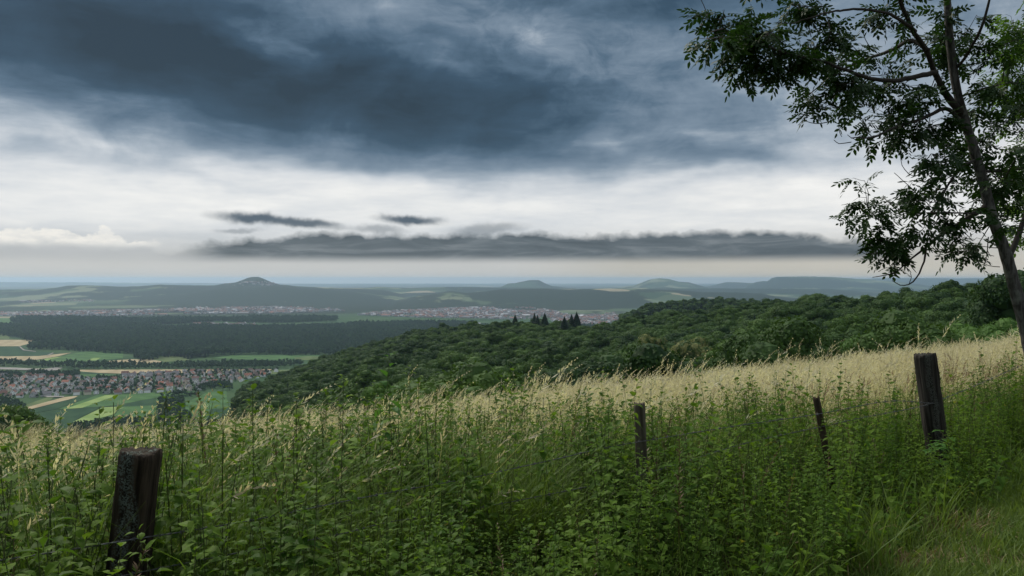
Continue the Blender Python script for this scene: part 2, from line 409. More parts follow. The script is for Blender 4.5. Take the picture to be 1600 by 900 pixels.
near_c = N.mix(N.ss(n2, 0.5, 0.75), near_c, (0.035, 0.052, 0.015, 1))
shaded_soil = N.mix(n1, (0.045, 0.045, 0.018, 1), (0.10, 0.085, 0.040, 1))  # ground under the meadow grass, shadow between the stems put into its colour
near_c = N.mix(N.ss(dist, 9.0, 14.0), near_c, shaded_soil)
wood_c = N.mix(N.noise(flat, 0.05, 5, 0.6), (0.012, 0.020, 0.008, 1), (0.03, 0.045, 0.016, 1))
c = N.mix(N.ss(dist, 46, 60), near_c, wood_c)
fld = N.noise(flat, 0.004, 3, 0.5, 0.2)
plain_c = N.ramp(fld, [(0.3, (0.020, 0.055, 0.018, 1)), (0.5, (0.032, 0.075, 0.024, 1)), (0.7, (0.05, 0.09, 0.03, 1))])
c = N.mix(N.ss(dist, 1100, 1300), c, plain_c)
# far country: woods, pastures, ripe fields
vor = N.n('ShaderNodeTexVoronoi', feature='F1'); N.inp(vor.inputs['Vector'], N.vm('ADD', flat, N.vm('SCALE', N.noise(flat, 0.0015, 2, .5, 0, col=True), scale=500.0))); vor.inputs['Scale'].default_value = 0.0022
vc = N.sep(vor.outputs['Color'])[0]
farm = N.ramp(vc, [(0.0, (0.03, 0.06, 0.03, 1)), (0.3, (0.06, 0.09, 0.045, 1)), (0.55, (0.10, 0.13, 0.07, 1)), (0.72, (0.15, 0.17, 0.10, 1)), (0.90, (0.26, 0.225, 0.15, 1))], 'CONSTANT')
wmask = N.noise(N.vm('MULTIPLY', flat, (1.0, 0.7, 1.0)), 0.00055, 6, 0.62, 0.2)
hi_ = N.lin(pz_, -250, -60, 0.0, 0.035)
wm = N.ss(N.m('ADD', wmask, hi_), 0.465, 0.48)
far_c = N.mix(wm, farm, N.mix(N.noise(flat, 0.01, 4, .6), (0.007, 0.017, 0.010, 1), (0.018, 0.032, 0.016, 1)))
c = N.mix(N.ss(dist, 5200, 6200), c, far_c)
finish(m_ter, N, pbr(N, c, 0.95, n1, 0.5, 0.05, spec=0.1))
terr = obj('ground', mesh_np('ground', np.stack([GX, GY, GZ], -1), [quads], [m_ter], smooth=True)); tag(terr, kind='structure')

def unproj(px, py, z=PLAIN):
    Y = -z * F / (py - HY); return (px - 800) / F * Y, Y
# ------------------------------------------------------------ fields and roads of the plain (flat sheets lying on it)
def sheet(name, poly_px, m_, lift):
    P = [unproj(*p) for p in poly_px]
    # subdivide edges so that the outline is not ruler straight
    out = []
    for k in range(len(P)):
        a_, b_ = np.array(P[k]), np.array(P[(k + 1) % len(P)]); n = 6
        for q in range(n):
            p = a_ + (b_ - a_) * q / n
            if q: p = p + rng.normal(0, 0.006, 2) * np.linalg.norm(b_ - a_) * .3
            out.append(p)
    import bmesh
    bm = bmesh.new(); vs_ = [bm.verts.new((p[0], p[1], PLAIN + lift)) for p in out]
    bm.faces.new(vs_); bmesh.ops.triangulate(bm, faces=bm.faces[:])
    bmesh.ops.recalc_face_normals(bm, faces=bm.faces[:])
    if bm.faces[0].normal.z < 0: bmesh.ops.reverse_faces(bm, faces=bm.faces[:])
    me = bpy.data.meshes.new(name); bm.to_mesh(me); bm.free(); me.materials.append(m_)
    o = obj(name, me); tag(o, kind='structure'); return o
def fieldmat(name, c1, c2, ang, row=0.12):
    m_, N = mat(name); p = N.n('ShaderNodeNewGeometry').outputs['Position']
    x_, y_, z_ = N.sep(p)
    u = N.m('ADD', N.m('MULTIPLY', x_, math.cos(R(ang))), N.m('MULTIPLY', y_, math.sin(R(ang))))
    rows = N.m('SINE', N.m('MULTIPLY', u, row))
    nz = N.noise(p, 0.02, 5, 0.6)
    f = N.m('ADD', N.m('MULTIPLY', rows, 0.10), nz, clamp=True)
    return finish(m_, N, pbr(N, N.mix(N.ss(f, 0.3, 0.7), c1, c2), 0.95, spec=0.1))
MF = {
 'tan': fieldmat('ripe cereal field', (0.30, 0.24, 0.14, 1), (0.40, 0.33, 0.20, 1), 20),
 'green': fieldmat('green crop field', (0.045, 0.105, 0.032, 1), (0.070, 0.145, 0.045, 1), 60),
 'dark': fieldmat('dark green crop field', (0.016, 0.050, 0.020, 1), (0.028, 0.070, 0.028, 1), 35),
 'lime': fieldmat('mown meadow field', (0.16, 0.24, 0.07, 1), (0.23, 0.31, 0.10, 1), 50),
 'olive': fieldmat('olive pasture', (0.075, 0.11, 0.04, 1), (0.11, 0.15, 0.055, 1), 10),
 'road': fieldmat('pale farm road', (0.22, 0.21, 0.19, 1), (0.30, 0.28, 0.25, 1), 0),
}
FIELDS = [
 ('green', [(-120, 497), (24, 497), (22, 507), (-120, 508)]), ('olive', [(-120, 520), (16, 520), (14, 530), (-120, 530)]),
 ('tan', [(-120, 531), (52, 531), (46, 537), (30, 541), (-120, 542)]), ('dark', [(-120, 543), (30, 542), (60, 549), (96, 552), (60, 556), (-120, 558)]),
 ('tan', [(-120, 558), (60, 556.5), (112, 551), (90, 557), (50, 563.5), (-120, 561)]), ('green', [(62, 564), (100, 556), (130, 549.5), (193, 549), (192, 560), (150, 563), (110, 566)]),
 ('lime', [(56, 565), (74, 560), (98, 557), (70, 564)]), ('lime', [(134, 563.5), (146, 559.5), (158, 559), (150, 563.5)]),
 ('tan', [(168, 569), (170, 564), (205, 561.5), (256, 562), (250, 567), (190, 571)]), ('olive', [(232, 561), (262, 556), (298, 553.5), (297, 563), (258, 566)]),
 ('green', [(330, 560), (362, 555.5), (500, 555), (495, 562), (420, 563)]), ('olive', [(460, 559), (480, 557), (640, 557), (640, 562), (462, 563)]),
 ('tan', [(122, 582), (124, 578), (260, 577.5), (430, 577), (436, 581), (300, 583), (190, 584)]), ('olive', [(330, 582), (345, 579), (432, 578.5), (500, 577), (480, 583), (420, 585)]),
 ('dark', [(-150, 580), (118, 580), (190, 586), (150, 592), (-150, 590)]), ('green', [(100, 584), (190, 586), (150, 589), (90, 588)]),
 ('olive', [(-150, 575), (95, 575.5), (96, 579), (-150, 579)]),
 ('olive', [(38, 634), (74, 621), (84, 621.5), (78, 627), (40, 637)]), ('tan', [(41, 637), (78, 627), (100, 621), (122, 619), (116, 622.5), (44, 641)]),
 ('dark', [(46, 641.5), (118, 622.5), (128, 619), (152, 617.5), (88, 640), (50, 646)]), ('green', [(90, 640), (152, 617.5), (168, 617), (100, 640)]),
 ('lime', [(100, 640), (165, 618), (187, 617), (128, 638)]), ('green', [(128, 638), (188, 617), (242, 614), (244, 622), (180, 634)]),
 ('dark', [(40, 672), (50, 647), (100, 641), (178, 634.5), (240, 623), (246, 634), (186, 636), (160, 636), (118, 657), (105, 668)]),
 ('lime', [(114, 660), (160, 637), (188, 636), (178, 648), (124, 663)]), ('green', [(124, 664), (180, 648), (190, 636), (246, 634), (240, 652), (160, 664)]),
 ('green', [(246, 634), (243, 616), (300, 612.5), (310, 616), (262, 620)]),
 ('green', [(290, 630), (326, 613), (354, 612), (357, 638), (392, 641), (396, 662), (310, 662), (288, 645)]), ('dark', [(318, 662), (330, 640), (357, 638), (392, 641), (396, 670), (320, 672)]),
 ('dark', [(-100, 690), (30, 672), (110, 668), (240, 655), (330, 672), (400, 672), (400, 705), (-100, 705)]),
]
for k, (mk, poly) in enumerate(FIELDS): sheet('field', poly, MF[mk], 0.25 + 0.03 * k)
sheet('road', [(-60, 572), (70, 577), (88, 574.5), (98, 575.5), (90, 579), (70, 580.5), (-60, 575)], MF['road'], 1.6)
sheet('road', [(284, 612), (291, 604), (297, 601.5), (297, 604), (290, 612)], MF['road'], 1.65)
sheet('road', [(64, 619), (62, 614), (66, 614), (74, 619.5), (100, 620), (100, 621.5), (74, 621.5)], MF['road'], 1.7)
sheet('road', [(84, 552.5), (76, 556), (72, 556), (83, 551.5)], MF['road'], 1.75)
sheet('road', [(32, 542), (38, 547), (56, 549.5), (56, 550.3), (36, 548), (29, 542)], MF['road'], 1.8)

# ------------------------------------------------------------ haze
def box_mesh(name, x0, x1, y0, y1, z0, z1, m_):
    V = [(x, y, z) for x in (x0, x1) for y in (y0, y1) for z in (z0, z1)]
    q = [(0, 1, 3, 2), (4, 6, 7, 5), (0, 4, 5, 1), (2, 3, 7, 6), (0, 2, 6, 4), (1, 5, 7, 3)]
    return mesh_np(name, V, [q], [m_])
m_hz = bpy.data.materials.new('haze'); m_hz.use_nodes = True; nt = m_hz.node_tree; nt.nodes.clear()
pv = nt.nodes.new('ShaderNodeVolumePrincipled'); pv.inputs['Color'].default_value = (0.61, 0.81, 1.0, 1); pv.inputs['Density'].default_value = 4.0e-5
pv.inputs['Anisotropy'].default_value = 0.55
oo = nt.nodes.new('ShaderNodeOutputMaterial'); nt.links.new(pv.outputs[0], oo.inputs['Volume'])
hz_o = obj('haze', box_mesh('haze', -46000, 46000, -46000, 46000, float(GZ.min()) - 1.0, float(GZ.max()) + 4.0, m_hz)); tag(hz_o, kind='stuff')
m_hz.cycles.homogeneous_volume = True
# ------------------------------------------------------------ instancing of uncountable things
def scatter(name, P, rot, scl, idx, protos, kind='stuff'):
    """ONE object: a cloud of points that carries copies of the given meshes"""
    P = np.asarray(P, dtype=np.float32); n = len(P)
    me = bpy.data.meshes.new(name); me.vertices.add(n); me.vertices.foreach_set('co', P.ravel())
    a_ = me.attributes.new('rot', 'FLOAT_VECTOR', 'POINT'); a_.data.foreach_set('vector', np.asarray(rot, dtype=np.float32).ravel())
    a_ = me.attributes.new('scl', 'FLOAT_VECTOR', 'POINT'); s3 = np.asarray(scl, dtype=np.float32)
    if s3.ndim == 1: s3 = np.repeat(s3[:, None], 3, 1)
    a_.data.foreach_set('vector', s3.ravel())
    a_ = me.attributes.new('idx', 'INT', 'POINT'); a_.data.foreach_set('value', np.asarray(idx, dtype=np.int32))
    o = obj(name, me); tag(o, kind=kind)
    ng = bpy.data.node_groups.new(name, 'GeometryNodeTree')
    ng.interface.new_socket('Geometry', in_out='INPUT', socket_type='NodeSocketGeometry')
    ng.interface.new_socket('Geometry', in_out='OUTPUT', socket_type='NodeSocketGeometry')
    gi = ng.nodes.new('NodeGroupInput'); go = ng.nodes.new('NodeGroupOutput'); jn = ng.nodes.new('GeometryNodeJoinGeometry')
    def attr(nm, t):
        q = ng.nodes.new('GeometryNodeInputNamedAttribute'); q.data_type = t; q.inputs[0].default_value = nm; return q.outputs[0]
    ra, sa, ia = attr('rot', 'FLOAT_VECTOR'), attr('scl', 'FLOAT_VECTOR'), attr('idx', 'INT')
    e2r = ng.nodes.new('FunctionNodeEulerToRotation'); ng.links.new(ra, e2r.inputs[0])
    for k, pr in enumerate(protos):
        cmp_ = ng.nodes.new('FunctionNodeCompare'); cmp_.data_type = 'INT'; cmp_.operation = 'EQUAL'
        ii = [s_ for s_ in cmp_.inputs if s_.type == 'INT']; ng.links.new(ia, ii[0]); ii[1].default_value = k
        oi = ng.nodes.new('GeometryNodeObjectInfo'); oi.inputs[0].default_value = pr; oi.inputs[1].default_value = True
        ip = ng.nodes.new('GeometryNodeInstanceOnPoints')
        ng.links.new(gi.outputs[0], ip.inputs['Points']); ng.links.new(cmp_.outputs[0], ip.inputs['Selection'])
        ng.links.new(oi.outputs['Geometry'], ip.inputs['Instance']); ng.links.new(e2r.outputs[0], ip.inputs['Rotation']); ng.links.new(sa, ip.inputs['Scale'])
        ng.links.new(ip.outputs[0], jn.inputs[0])
    ng.links.new(jn.outputs[0], go.inputs[0])
    md = o.modifiers.new('scatter', 'NODES'); md.node_group = ng
    return o
def proto(name, me): return obj(name, me, link=False)      # mesh used only through copies

# ------------------------------------------------------------ tree kinds of the woods
def sphere_pts(n, r_):
    v = r_.normal(size=(n, 3)); return v / np.linalg.norm(v, axis=1)[:, None]
def leaf_quads(C, Nn, size, r_, asp=0.75):
    """leaf clumps: one bent quad each at C, facing roughly Nn"""
    n = len(C)
    T = np.cross(Nn, r_.normal(size=(n, 3))); T /= np.linalg.norm(T, axis=1)[:, None] + 1e-9
    Bt = np.cross(Nn, T)
    s_ = (size * r_.uniform(.6, 1.35, n))[:, None]
    V = np.stack([C - T*s_, C - Bt*s_*asp + Nn*s_*.18, C + T*s_, C + Bt*s_*asp - Nn*s_*.12], 1).reshape(-1, 3)
    q = np.arange(4*n).reshape(n, 4)
    return V, q
def ico_core(c, rad, r_, seg=7, ring=5):
    th = np.linspace(0, PI, ring + 1)[1:-1]; ph = np.arange(seg) * 2 * PI / seg
    V = [(0, 0, 1)] + [(math.sin(t)*math.cos(p), math.sin(t)*math.sin(p), math.cos(t)) for t in th for p in ph] + [(0, 0, -1)]
    V = np.array(V) * rad * (1 + r_.normal(0, .05, (len(V), 1))) + c
    q = []; t = []
    for j in range(seg): t.append((0, 1 + j, 1 + (j+1) % seg))
    for i_ in range(ring - 2):
        for j in range(seg):
            a_ = 1 + i_*seg + j; b_ = 1 + i_*seg + (j+1) % seg; q.append((a_, a_+seg, b_+seg, b_))
    l = len(V) - 1
    for j in range(seg): t.append((l, 1 + (ring-2)*seg + (j+1) % seg, 1 + (ring-2)*seg + j))
    return V, q, t
def broad_crown(seed, rx, h, nl=26, per=150, leaf=.36, low=False, squash=1.0):
    # low: a bush, foliage down to the ground
    """crown from 0.28h to h: lobes of leaf clumps with hollows between them"""
    r_ = np.random.default_rng(seed); g = Geo()
    cz = h * (.48 if low else .60); rz = h * (.44 if low else .36) * squash
    D = sphere_pts(nl * 3, r_); D = D[D[:, 2] > -0.55][:nl]
    for k, d in enumerate(D):
        f = r_.uniform(.52, .86)
        c = np.array([d[0]*rx*f, d[1]*rx*f, cz + d[2]*rz*f])
        br = rx * r_.uniform(.26, .44)
        P = sphere_pts(per, r_); P = P[(P[:, 2] > -.5)]
        bump = 1 + .22 * np.sin(P[:, 0]*5 + k) * np.sin(P[:, 1]*5 + 2*k) + r_.normal(0, .07, len(P))
        C = c + P * br * bump[:, None] * np.array([1, 1, .82])
        Nn = P + r_.normal(0, .38, P.shape); Nn /= np.linalg.norm(Nn, axis=1)[:, None]
        V, q = leaf_quads(C, Nn, leaf, r_); g.add(V, q)
        V, q, t = ico_core(c, br * .84, r_); g.add(V * np.array([1, 1, 1.]), q, t)
    V, q, t = ico_core(np.array([0, 0, cz]), rx * .50, r_, 8, 6); V[:, 2] = cz + (V[:, 2] - cz) * rz / rx * .9; g.add(V, q, t)
    return g
def trunk_geo(h, r0, seed):
    r_ = np.random.default_rng(seed); g = Geo()
    z_ = np.linspace(-1.2, h * .75, 8); P = np.stack([np.cumsum(r_.normal(0, .06*r0*4, 8)), np.cumsum(r_.normal(0, .06*r0*4, 8)), z_], 1)
    g.tube(P, np.linspace(r0, r0 * .35, 8), 7)
    for k in range(5):
        b_ = P[3 + k % 4]; a_ = r_.uniform(0, 2*PI); L = h * .25
        Q = np.array([b_, b_ + [math.cos(a_)*L*.5, math.sin(a_)*L*.5, L*.4], b_ + [math.cos(a_)*L, math.sin(a_)*L, L*.9]]); g.tube(Q, [r0*.4, r0*.25, r0*.1], 5)
    return g
def conifer_geo(seed, h, rb, layers=26, per=26):
    r_ = np.random.default_rng(seed); g = Geo()
    for k in range(layers):
        f = k / (layers - 1.0); z_ = h * (.10 + .88 * f); rad = rb * (1 - f) ** .85 * r_.uniform(.85, 1.12) + .12
        n = max(5, int(per * (1 - f * .7)))
        for j_ in range(n):
            a_ = r_.uniform(0, 2*PI); L = rad * r_.uniform(.7, 1.15); w = .16 * L + .16
            d = np.array([math.cos(a_), math.sin(a_), 0]); s_ = np.array([-d[1], d[0], 0])
            dr = -.28 * L
            A_ = np.array([0, 0, z_]); M_ = d * L * .6 + [0, 0, z_ + dr * .45]; B_ = d * L + [0, 0, z_ + dr * .8]
            V = [A_, M_ - s_*w + [0, 0, -.12*L], B_, M_ + s_*w + [0, 0, -.12*L]]
            g.add(V, [(0, 1, 2, 3)])
    V, q, t = ico_core(np.array([0, 0, 0]), 1.0, r_, 8, 6)
    z_ = np.clip((V[:, 2] + 1) / 2, 0, 1); V[:, 0] *= rb*.62*(1-z_)**.7; V[:, 1] *= rb*.62*(1-z_)**.7; V[:, 2] = h*(.1+.85*z_); g.add(V, q, t)
    return g
def crownmat(name, c1, c2, tips=None):
    """foliage of a whole wood: each tree has its own green, each leaf clump a little of its own"""
    m_, N = mat(name)
    oi = N.n('ShaderNodeObjectInfo'); geo = N.n('ShaderNodeNewGeometry')
    f = N.m('MULTIPLY_ADD', oi.outputs['Random'], 0.75, N.m('MULTIPLY', geo.outputs['Random Per Island'], 0.3), clamp=True)
    col = N.mix(f, c1, c2)
    if tips is not None:
        nz = N.noise(geo.outputs['Position'], .55, 2, .5)
        col = N.mix(N.m('MULTIPLY', N.ss(nz, .42, .56), .8), col, tips)
    p = pbr(N, col, .7, spec=.2)
    t = N.n('ShaderNodeBsdfTranslucent'); N.inp(t.inputs[0], N.mix(1.0, col, (1.3, 1.25, .6, 1), 'MULTIPLY'))
    mx = N.n('ShaderNodeMixShader'); mx.inputs[0].default_value = .22
    N.nt.links.new(p, mx.inputs[1]); N.nt.links.new(t.outputs[0], mx.inputs[2]); return finish(m_, N, mx.outputs[0])
M_BL = crownmat('broadleaf foliage', (0.010, 0.036, 0.010, 1), (0.075, 0.140, 0.026, 1))
M_BLD = crownmat('plain wood foliage', (0.008, 0.034, 0.016, 1), (0.036, 0.085, 0.026, 1))
M_BR = crownmat('fresh green foliage', (0.050, 0.12, 0.022, 1), (0.085, 0.165, 0.030, 1))
M_YE = crownmat('foliage in pale bloom', (0.040, 0.085, 0.020, 1), (0.065, 0.11, 0.026, 1), (0.26, 0.26, 0.10, 1))
M_CO = crownmat('spruce needles', (0.008, 0.026, 0.012, 1), (0.016, 0.042, 0.018, 1))
M_TR = plain('woodland bark', (0.06, 0.048, 0.036), .9)
CR = []
for k, (rx, h, nl, sq) in enumerate([(5.2, 14, 28, 1.0), (4.4, 15, 24, 1.1), (5.8, 13, 30, .9), (4.8, 14.5, 26, 1.0), (5.0, 13.5, 22, 1.05)]):
    CR.append(broad_crown(100 + k, rx, h, nl, 620, .185, squash=sq).mesh('crown', [M_BL]))
CRL = [broad_crown(200 + k, rx, h, 12, 26, .85).mesh('crown', [M_BLD]) for k, (rx, h) in enumerate([(6, 22), (5.2, 24), (6.6, 21)])]
def remat(me, m_): c_ = me.copy(); c_.materials.clear(); c_.materials.append(m_); return c_
CONI = [conifer_geo(300 + k, h, rb).mesh('crown', [M_CO]) for k, (h, rb) in enumerate([(20, 3.4), (22, 3.0), (18, 3.3)])]
TRK = trunk_geo(14, .28, 5).mesh('trunk', [M_TR]); TRKC = trunk_geo(18, .26, 6).mesh('trunk', [M_TR])
CREST = [(-400, 770), (0, 712), (350, 655), (700, 632), (1000, 612), (1250, 572), (1600, 530), (3200, 400)]
def make_tree(name, me_c, me_t, x, y, s, rz, label, group, zs=1.0, cat='tree', dzc=0.0):
    t = empty(name, (x, y, hz(x, y) - .3), rz); tag(t, label, cat, group)
    c_ = obj('crown', me_c, t); k_ = obj('trunk', me_t, t)
    t.scale = (s, s, s * zs)
    return t
# --- the wooded spur
pts = []
r_ = np.random.default_rng(42)
Yv = 60.0
cand = []
while Yv < 1700:
    sp = 10.4
    for x in np.arange(-1.1 * Yv, 1.2 * Yv, sp): cand.append((x + r_.uniform(-3, 3), Yv + r_.uniform(-3, 3)))
    Yv += sp
cand = np.array(cand); X, Yc_ = cand[:, 0], cand[:, 1]
Z = height(X, Yc_); pxc = 800 + F * X / Yc_
left_edge = np.interp(Yc_, [60, 200, 500, 900, 1150, 1700], [430, 400, 378, 366, 352, 352]) + 12 * np.sin(Yc_ / 37.)
ok = (pxc > left_edge) & (pxc < 1720) & (Yc_ < np.interp(pxc, [340, 600, 900, 1000, 1600], [1230, 1120, 1150, 1650, 1650]))
ok &= (Z > PLAIN + 6) & (Yc_ > np.interp(pxc, [340, 800, 1250, 1600], [90, 90, 100, 95]))
topy = HY - (Z + 18) * F / Yc_
ok &= (topy < interp(pxc, CREST) + 14)            # nothing of the others shows above the meadow
X, Yc_, Z, pxc, topy = X[ok], Yc_[ok], Z[ok], pxc[ok], topy[ok]
n = len(X); print('spur trees', n)
S = np.clip(r_.normal(1.38, .30, n), .8, 2.1); ZS = r_.uniform(.82, 1.1, n) / S ** .45; K = r_.integers(0, 5, n); RZ = r_.uniform(0, 2*PI, n)
# low scrub between the meadow's edge and the first trees
gx, gy = np.meshgrid(np.arange(-75, 75, 4.2), np.arange(51, 99, 4.2)); gx = gx.ravel() + r_.uniform(-1.8, 1.8, gx.size); gy = gy.ravel() + r_.uniform(-1.8, 1.8, gy.size)
pg = 800 + F * gx / gy; kk = (pg > 430) & (pg < 1720); gx, gy = gx[kk], gy[kk]
gs = r_.uniform(.36, .62, len(gx)); gz = height(gx, gy)
scrub = (gx, gy, gz, gs)
# those that show largest become trees of their own
vis = np.argsort(Yc_ / S)[:]
def zone(px, Y):
    if px < 480: h_ = 'at the left end of the wood'
    elif px < 640: h_ = 'in the wood left of centre'
    elif px < 780: h_ = 'in the wood left of the skyline spruces'
    elif px < 920: h_ = 'in the wood below the skyline spruces'
    elif px < 1060: h_ = 'in the wood above the round post'
    elif px < 1200: h_ = 'in the wood left of the thin stake'
    elif px < 1340: h_ = 'in the wood above the thin stake'
    elif px < 1480: h_ = 'in the wood above the thick post'
    else: h_ = 'in the wood beside the ash trunk'
    return h_
take = []
for q in vis:
    if len(take) >= 270: break
    if 350 < pxc[q] < 1640: take.append(q)
tk = set(take)
LOOK = ['round crowned', 'tall narrow', 'wide spreading', 'lumpy dense', 'loose airy']
G_W = 'broadleaf trees of the wood behind the meadow'
for q in take:
    near = 'front row' if Yc_[q] < 125 else ('deeper row' if Yc_[q] > 165 else 'second row')
    make_tree('broadleaf_tree', CR[K[q]], TRK, X[q], Yc_[q], S[q], RZ[q],
              f'{LOOK[K[q]]} green tree {zone(pxc[q], Yc_[q])}, {near}', G_W, ZS[q])
rest = np.array([q for q in range(n) if q not in tk])
con = r_.uniform(size=n) < np.where(Yc_ > 1250, .55, .03)
sty = np.where(con, 5 + K % 3, K)
protosW = [proto('crown', m_) for m_ in CR] + [proto('crown', m_) for m_ in CONI]
ztilt = r_.normal(0, .03, (n, 3)); ztilt[:, 2] = RZ
sc3 = np.stack([S, S, S * ZS], 1); sc3[con] *= np.array([.60, .60, .66])
scatter('woodland', np.stack([X, Yc_, Z - .3], 1)[rest], ztilt[rest], sc3[rest], sty[rest], protosW)
# spruces that stand up above the wood's skyline
def top_tree(px, pyt, D, s, me, mt, name, label, group, h0, cat='tree', wide=1.0):
    x = (px - 800) / F * D; top = -(pyt - HY) / F * D
    t = empty(name, (x, D, top - h0 * s), random.uniform(0, 6)); tag(t, label, cat, group)
    obj('crown', me, t); obj('trunk', mt, t); t.scale = (s * wide, s * wide, s)
    return t
for px, pyt, D, s, k, lab in [(805, 489, 830, 1.15, 0, 'dark spruce on the wooded skyline, alone at the left end of the row'),
                         (835, 486, 810, 1.15, 1, 'slim dark spruce in the left pair on the wooded skyline'),
                         (840, 489, 800, 1.0, 1, 'shorter slim spruce tucked against the right side of the left pair'),
                         (851, 486, 780, 1.25, 0, 'broad dark spruce on the wooded skyline right of the slim pair'),
                         (882, 492, 720, 1.05, 2, 'dark spruce standing lower, just left of the tallest two'),
                         (893, 487, 760, 1.3, 1, 'tall narrow spruce touching the left side of the tallest one'),
                         (901, 484, 760, 1.45, 0, 'tallest dark spruce at the right end of the skyline row')]:
    top_tree(px, pyt, D, s, CONI[k], TRKC, 'spruce_tree', lab, 'spruces on the wooded skyline', (20, 22, 18)[k], 'spruce', 2.3)
SCR = [broad_crown(170 + k, 6.6, 12.5, 26, 900, .19, low=True).mesh('crown', [M_BL]) for k in range(3)]
scatter('scrub', np.stack([gx, gy, gz - .4], 1), np.stack([gx*0, gx*0, r_.uniform(0, 2*PI, len(gx))], 1), gs, r_.integers(0, 3, len(gx)), [proto('crown', m_) for m_ in SCR])
# trees in bloom and the fresh green scrub at the meadow's edge
YEC = [remat(CR[0], M_YE), remat(CR[2], M_YE)]
for px, pyt, D, s, k, lab in [(1018, 521, 265, 1.0, 0, 'tree with pale yellow-green bloom, leftmost of the two bright crowns in the wood'),
                         (1085, 529, 235, 1.05, 1, 'wide tree with pale yellow-green bloom above the golden grass, right of its twin'),
                         (1111, 541, 222, .55, 0, 'small pale yellow-green tree crowding the right side of the wide blooming tree'),
                         (738, 578, 128, .42, 1, 'small bush with cream flower heads above the grass at centre left')]:
    top_tree(px, pyt, D, s, YEC[k], TRK, 'blooming_tree', lab, 'pale blooming trees in the wood', (13.6, 12.4)[k])
BRC = [broad_crown(150 + k, rx, h, 30, 800, .18, low=True).mesh('crown', [M_BR]) for k, (rx, h) in enumerate([(6.4, 13.6), (5.8, 14.9), (7.5, 12.4)])]
for px, pyt, D, s, k, lab in [(1345, 527, 62, .42, 0, 'fresh green bush at the meadow edge, low and round, left of the thick post'),
                         (1385, 524, 66, .42, 1, 'fresh green bush at the meadow edge, above the left side of the thick post'),
                         (1430, 522, 70, .44, 2, 'fresh green bush at the meadow edge, directly above the thick post'),
                         (1480, 517, 72, .42, 1, 'fresh green bush at the meadow edge, right of the thick post'),
                         (1500, 504, 84, .50, 0, 'taller green bush rising between thick post and ash trunk'),
                         (1560, 498, 60, .40, 2, 'bright green bush at the foot of the ash trunk'),
                         (1568, 434, 130, 1.15, 1, 'tall dark green tree rising above the wood just left of the ash trunk'),
                         (1600, 420, 110, 1.2, 0, 'tall green tree at the right edge behind the ash trunk'),
                         (598, 590, 110, .42, 1, 'light green bush above the grass heads at centre left'),
                         (640, 598, 105, .45, 0, 'light green spreading bush right of the tall green stalk')]:
    me_ = BRC[k] if pyt > 470 else CR[k]
    top_tree(px, pyt, D, s, me_, TRK, 'bush' if s < .8 else 'broadleaf_tree', lab, 'bushes along the meadow edge' if s < .8 else G_W, (13.6, 14.9, 12.4)[k], 'bush' if s < .8 else 'tree')
for px, pyt, D, s, k, lab in [(14, 622, 150, 1.45, 3, 'large dark tree at the left edge below the village'),
                         (-28, 640, 140, 1.3, 0, 'dark tree cut by the left edge behind the large dark one'),
                         (45, 655, 170, .9, 2, 'smaller dark tree at the right foot of the large left tree'),
                         (80, 680, 180, .7, 4, 'low dark tree right of the large left tree, above the grass')]:
    top_tree(px, pyt, D, s, CR[k], TRK, 'broadleaf_tree', lab, 'dark trees on the slope below the village', (14, 15, 13, 14.5, 13.5)[k] )

# unseen trees added behind the camera to darken the foreground
for x_, y_, s_, k_, lab in [(-7.5, -5.5, 1.25, 2, 'added shade tree out of view, behind the viewpoint on the left'), (1.5, -6.5, 1.35, 0, 'added shade tree out of view, straight behind the viewpoint'),
                            (9.5, -3.0, 1.2, 3, 'added shade tree out of view, behind the viewpoint on the right')]:
    make_tree('broadleaf_tree', CR[k_], TRK, x_, y_, s_, k_ * 1.3, lab, 'added shade trees out of view')
# --- forests of the plain
def in_poly(px, py, poly):
    poly = np.asarray(poly, float); inside = np.zeros(len(px), bool); j = len(poly) - 1
    for i in range(len(poly)):
        xi, yi = poly[i]; xj, yj = poly[j]
        c_ = ((yi > py) != (yj > py)) & (px < (xj - xi) * (py - yi) / (yj - yi + 1e-12) + xi); inside ^= c_; j = i
    return inside
def fill(polys, sp, seed, jit=.45, name_wob=False):
    r2 = np.random.default_rng(seed); out = []
    for poly in polys:
        Wp = np.array([unproj(*p) for p in poly]); x0, y0 = Wp.min(0); x1, y1 = Wp.max(0)
        gx, gy = np.meshgrid(np.arange(x0, x1, sp), np.arange(y0, y1, sp)); gx = gx.ravel() + r2.uniform(-jit, jit, gx.size)*sp; gy = gy.ravel() + r2.uniform(-jit, jit, gy.size)*sp
        wx = (fbm(gx / 170., gy / 170., 7) - .5) * 190; wy = (fbm(gx / 170., gy / 170., 17) - .5) * 190
        if name_wob: gx2, gy2 = gx + wx, gy + wy
        else: gx2, gy2 = gx, gy
        m_ = in_poly(gx2, gy2, Wp); out.append(np.stack([gx[m_], gy[m_]], 1))
    return np.concatenate(out)
FOREST = [
 [(48, 547), (54, 540), (46, 537), (28, 533), (14, 526), (-40, 522), (-40, 512), (20, 510), (120, 511), (310, 512), (470, 511), (600, 510), (780, 510), (1000, 512), (1000, 530), (640, 560), (500, 554), (420, 554), (350, 557), (298, 560), (250, 556), (130, 549), (90, 551)],
 [(22, 507), (26, 497), (100, 498.5), (250, 499), (420, 497.5), (525, 497.5), (522, 502.5), (430, 504.5), (330, 503), (300, 506), (180, 508), (60, 508)],
 [(560, 507), (620, 506), (740, 505), (745, 508), (560, 510)],
 [(38, 546), (52, 546), (50, 541), (40, 541)],
 [(192, 563), (206, 566), (228, 566), (250, 559), (300, 561), (300, 556), (210, 552)],
]
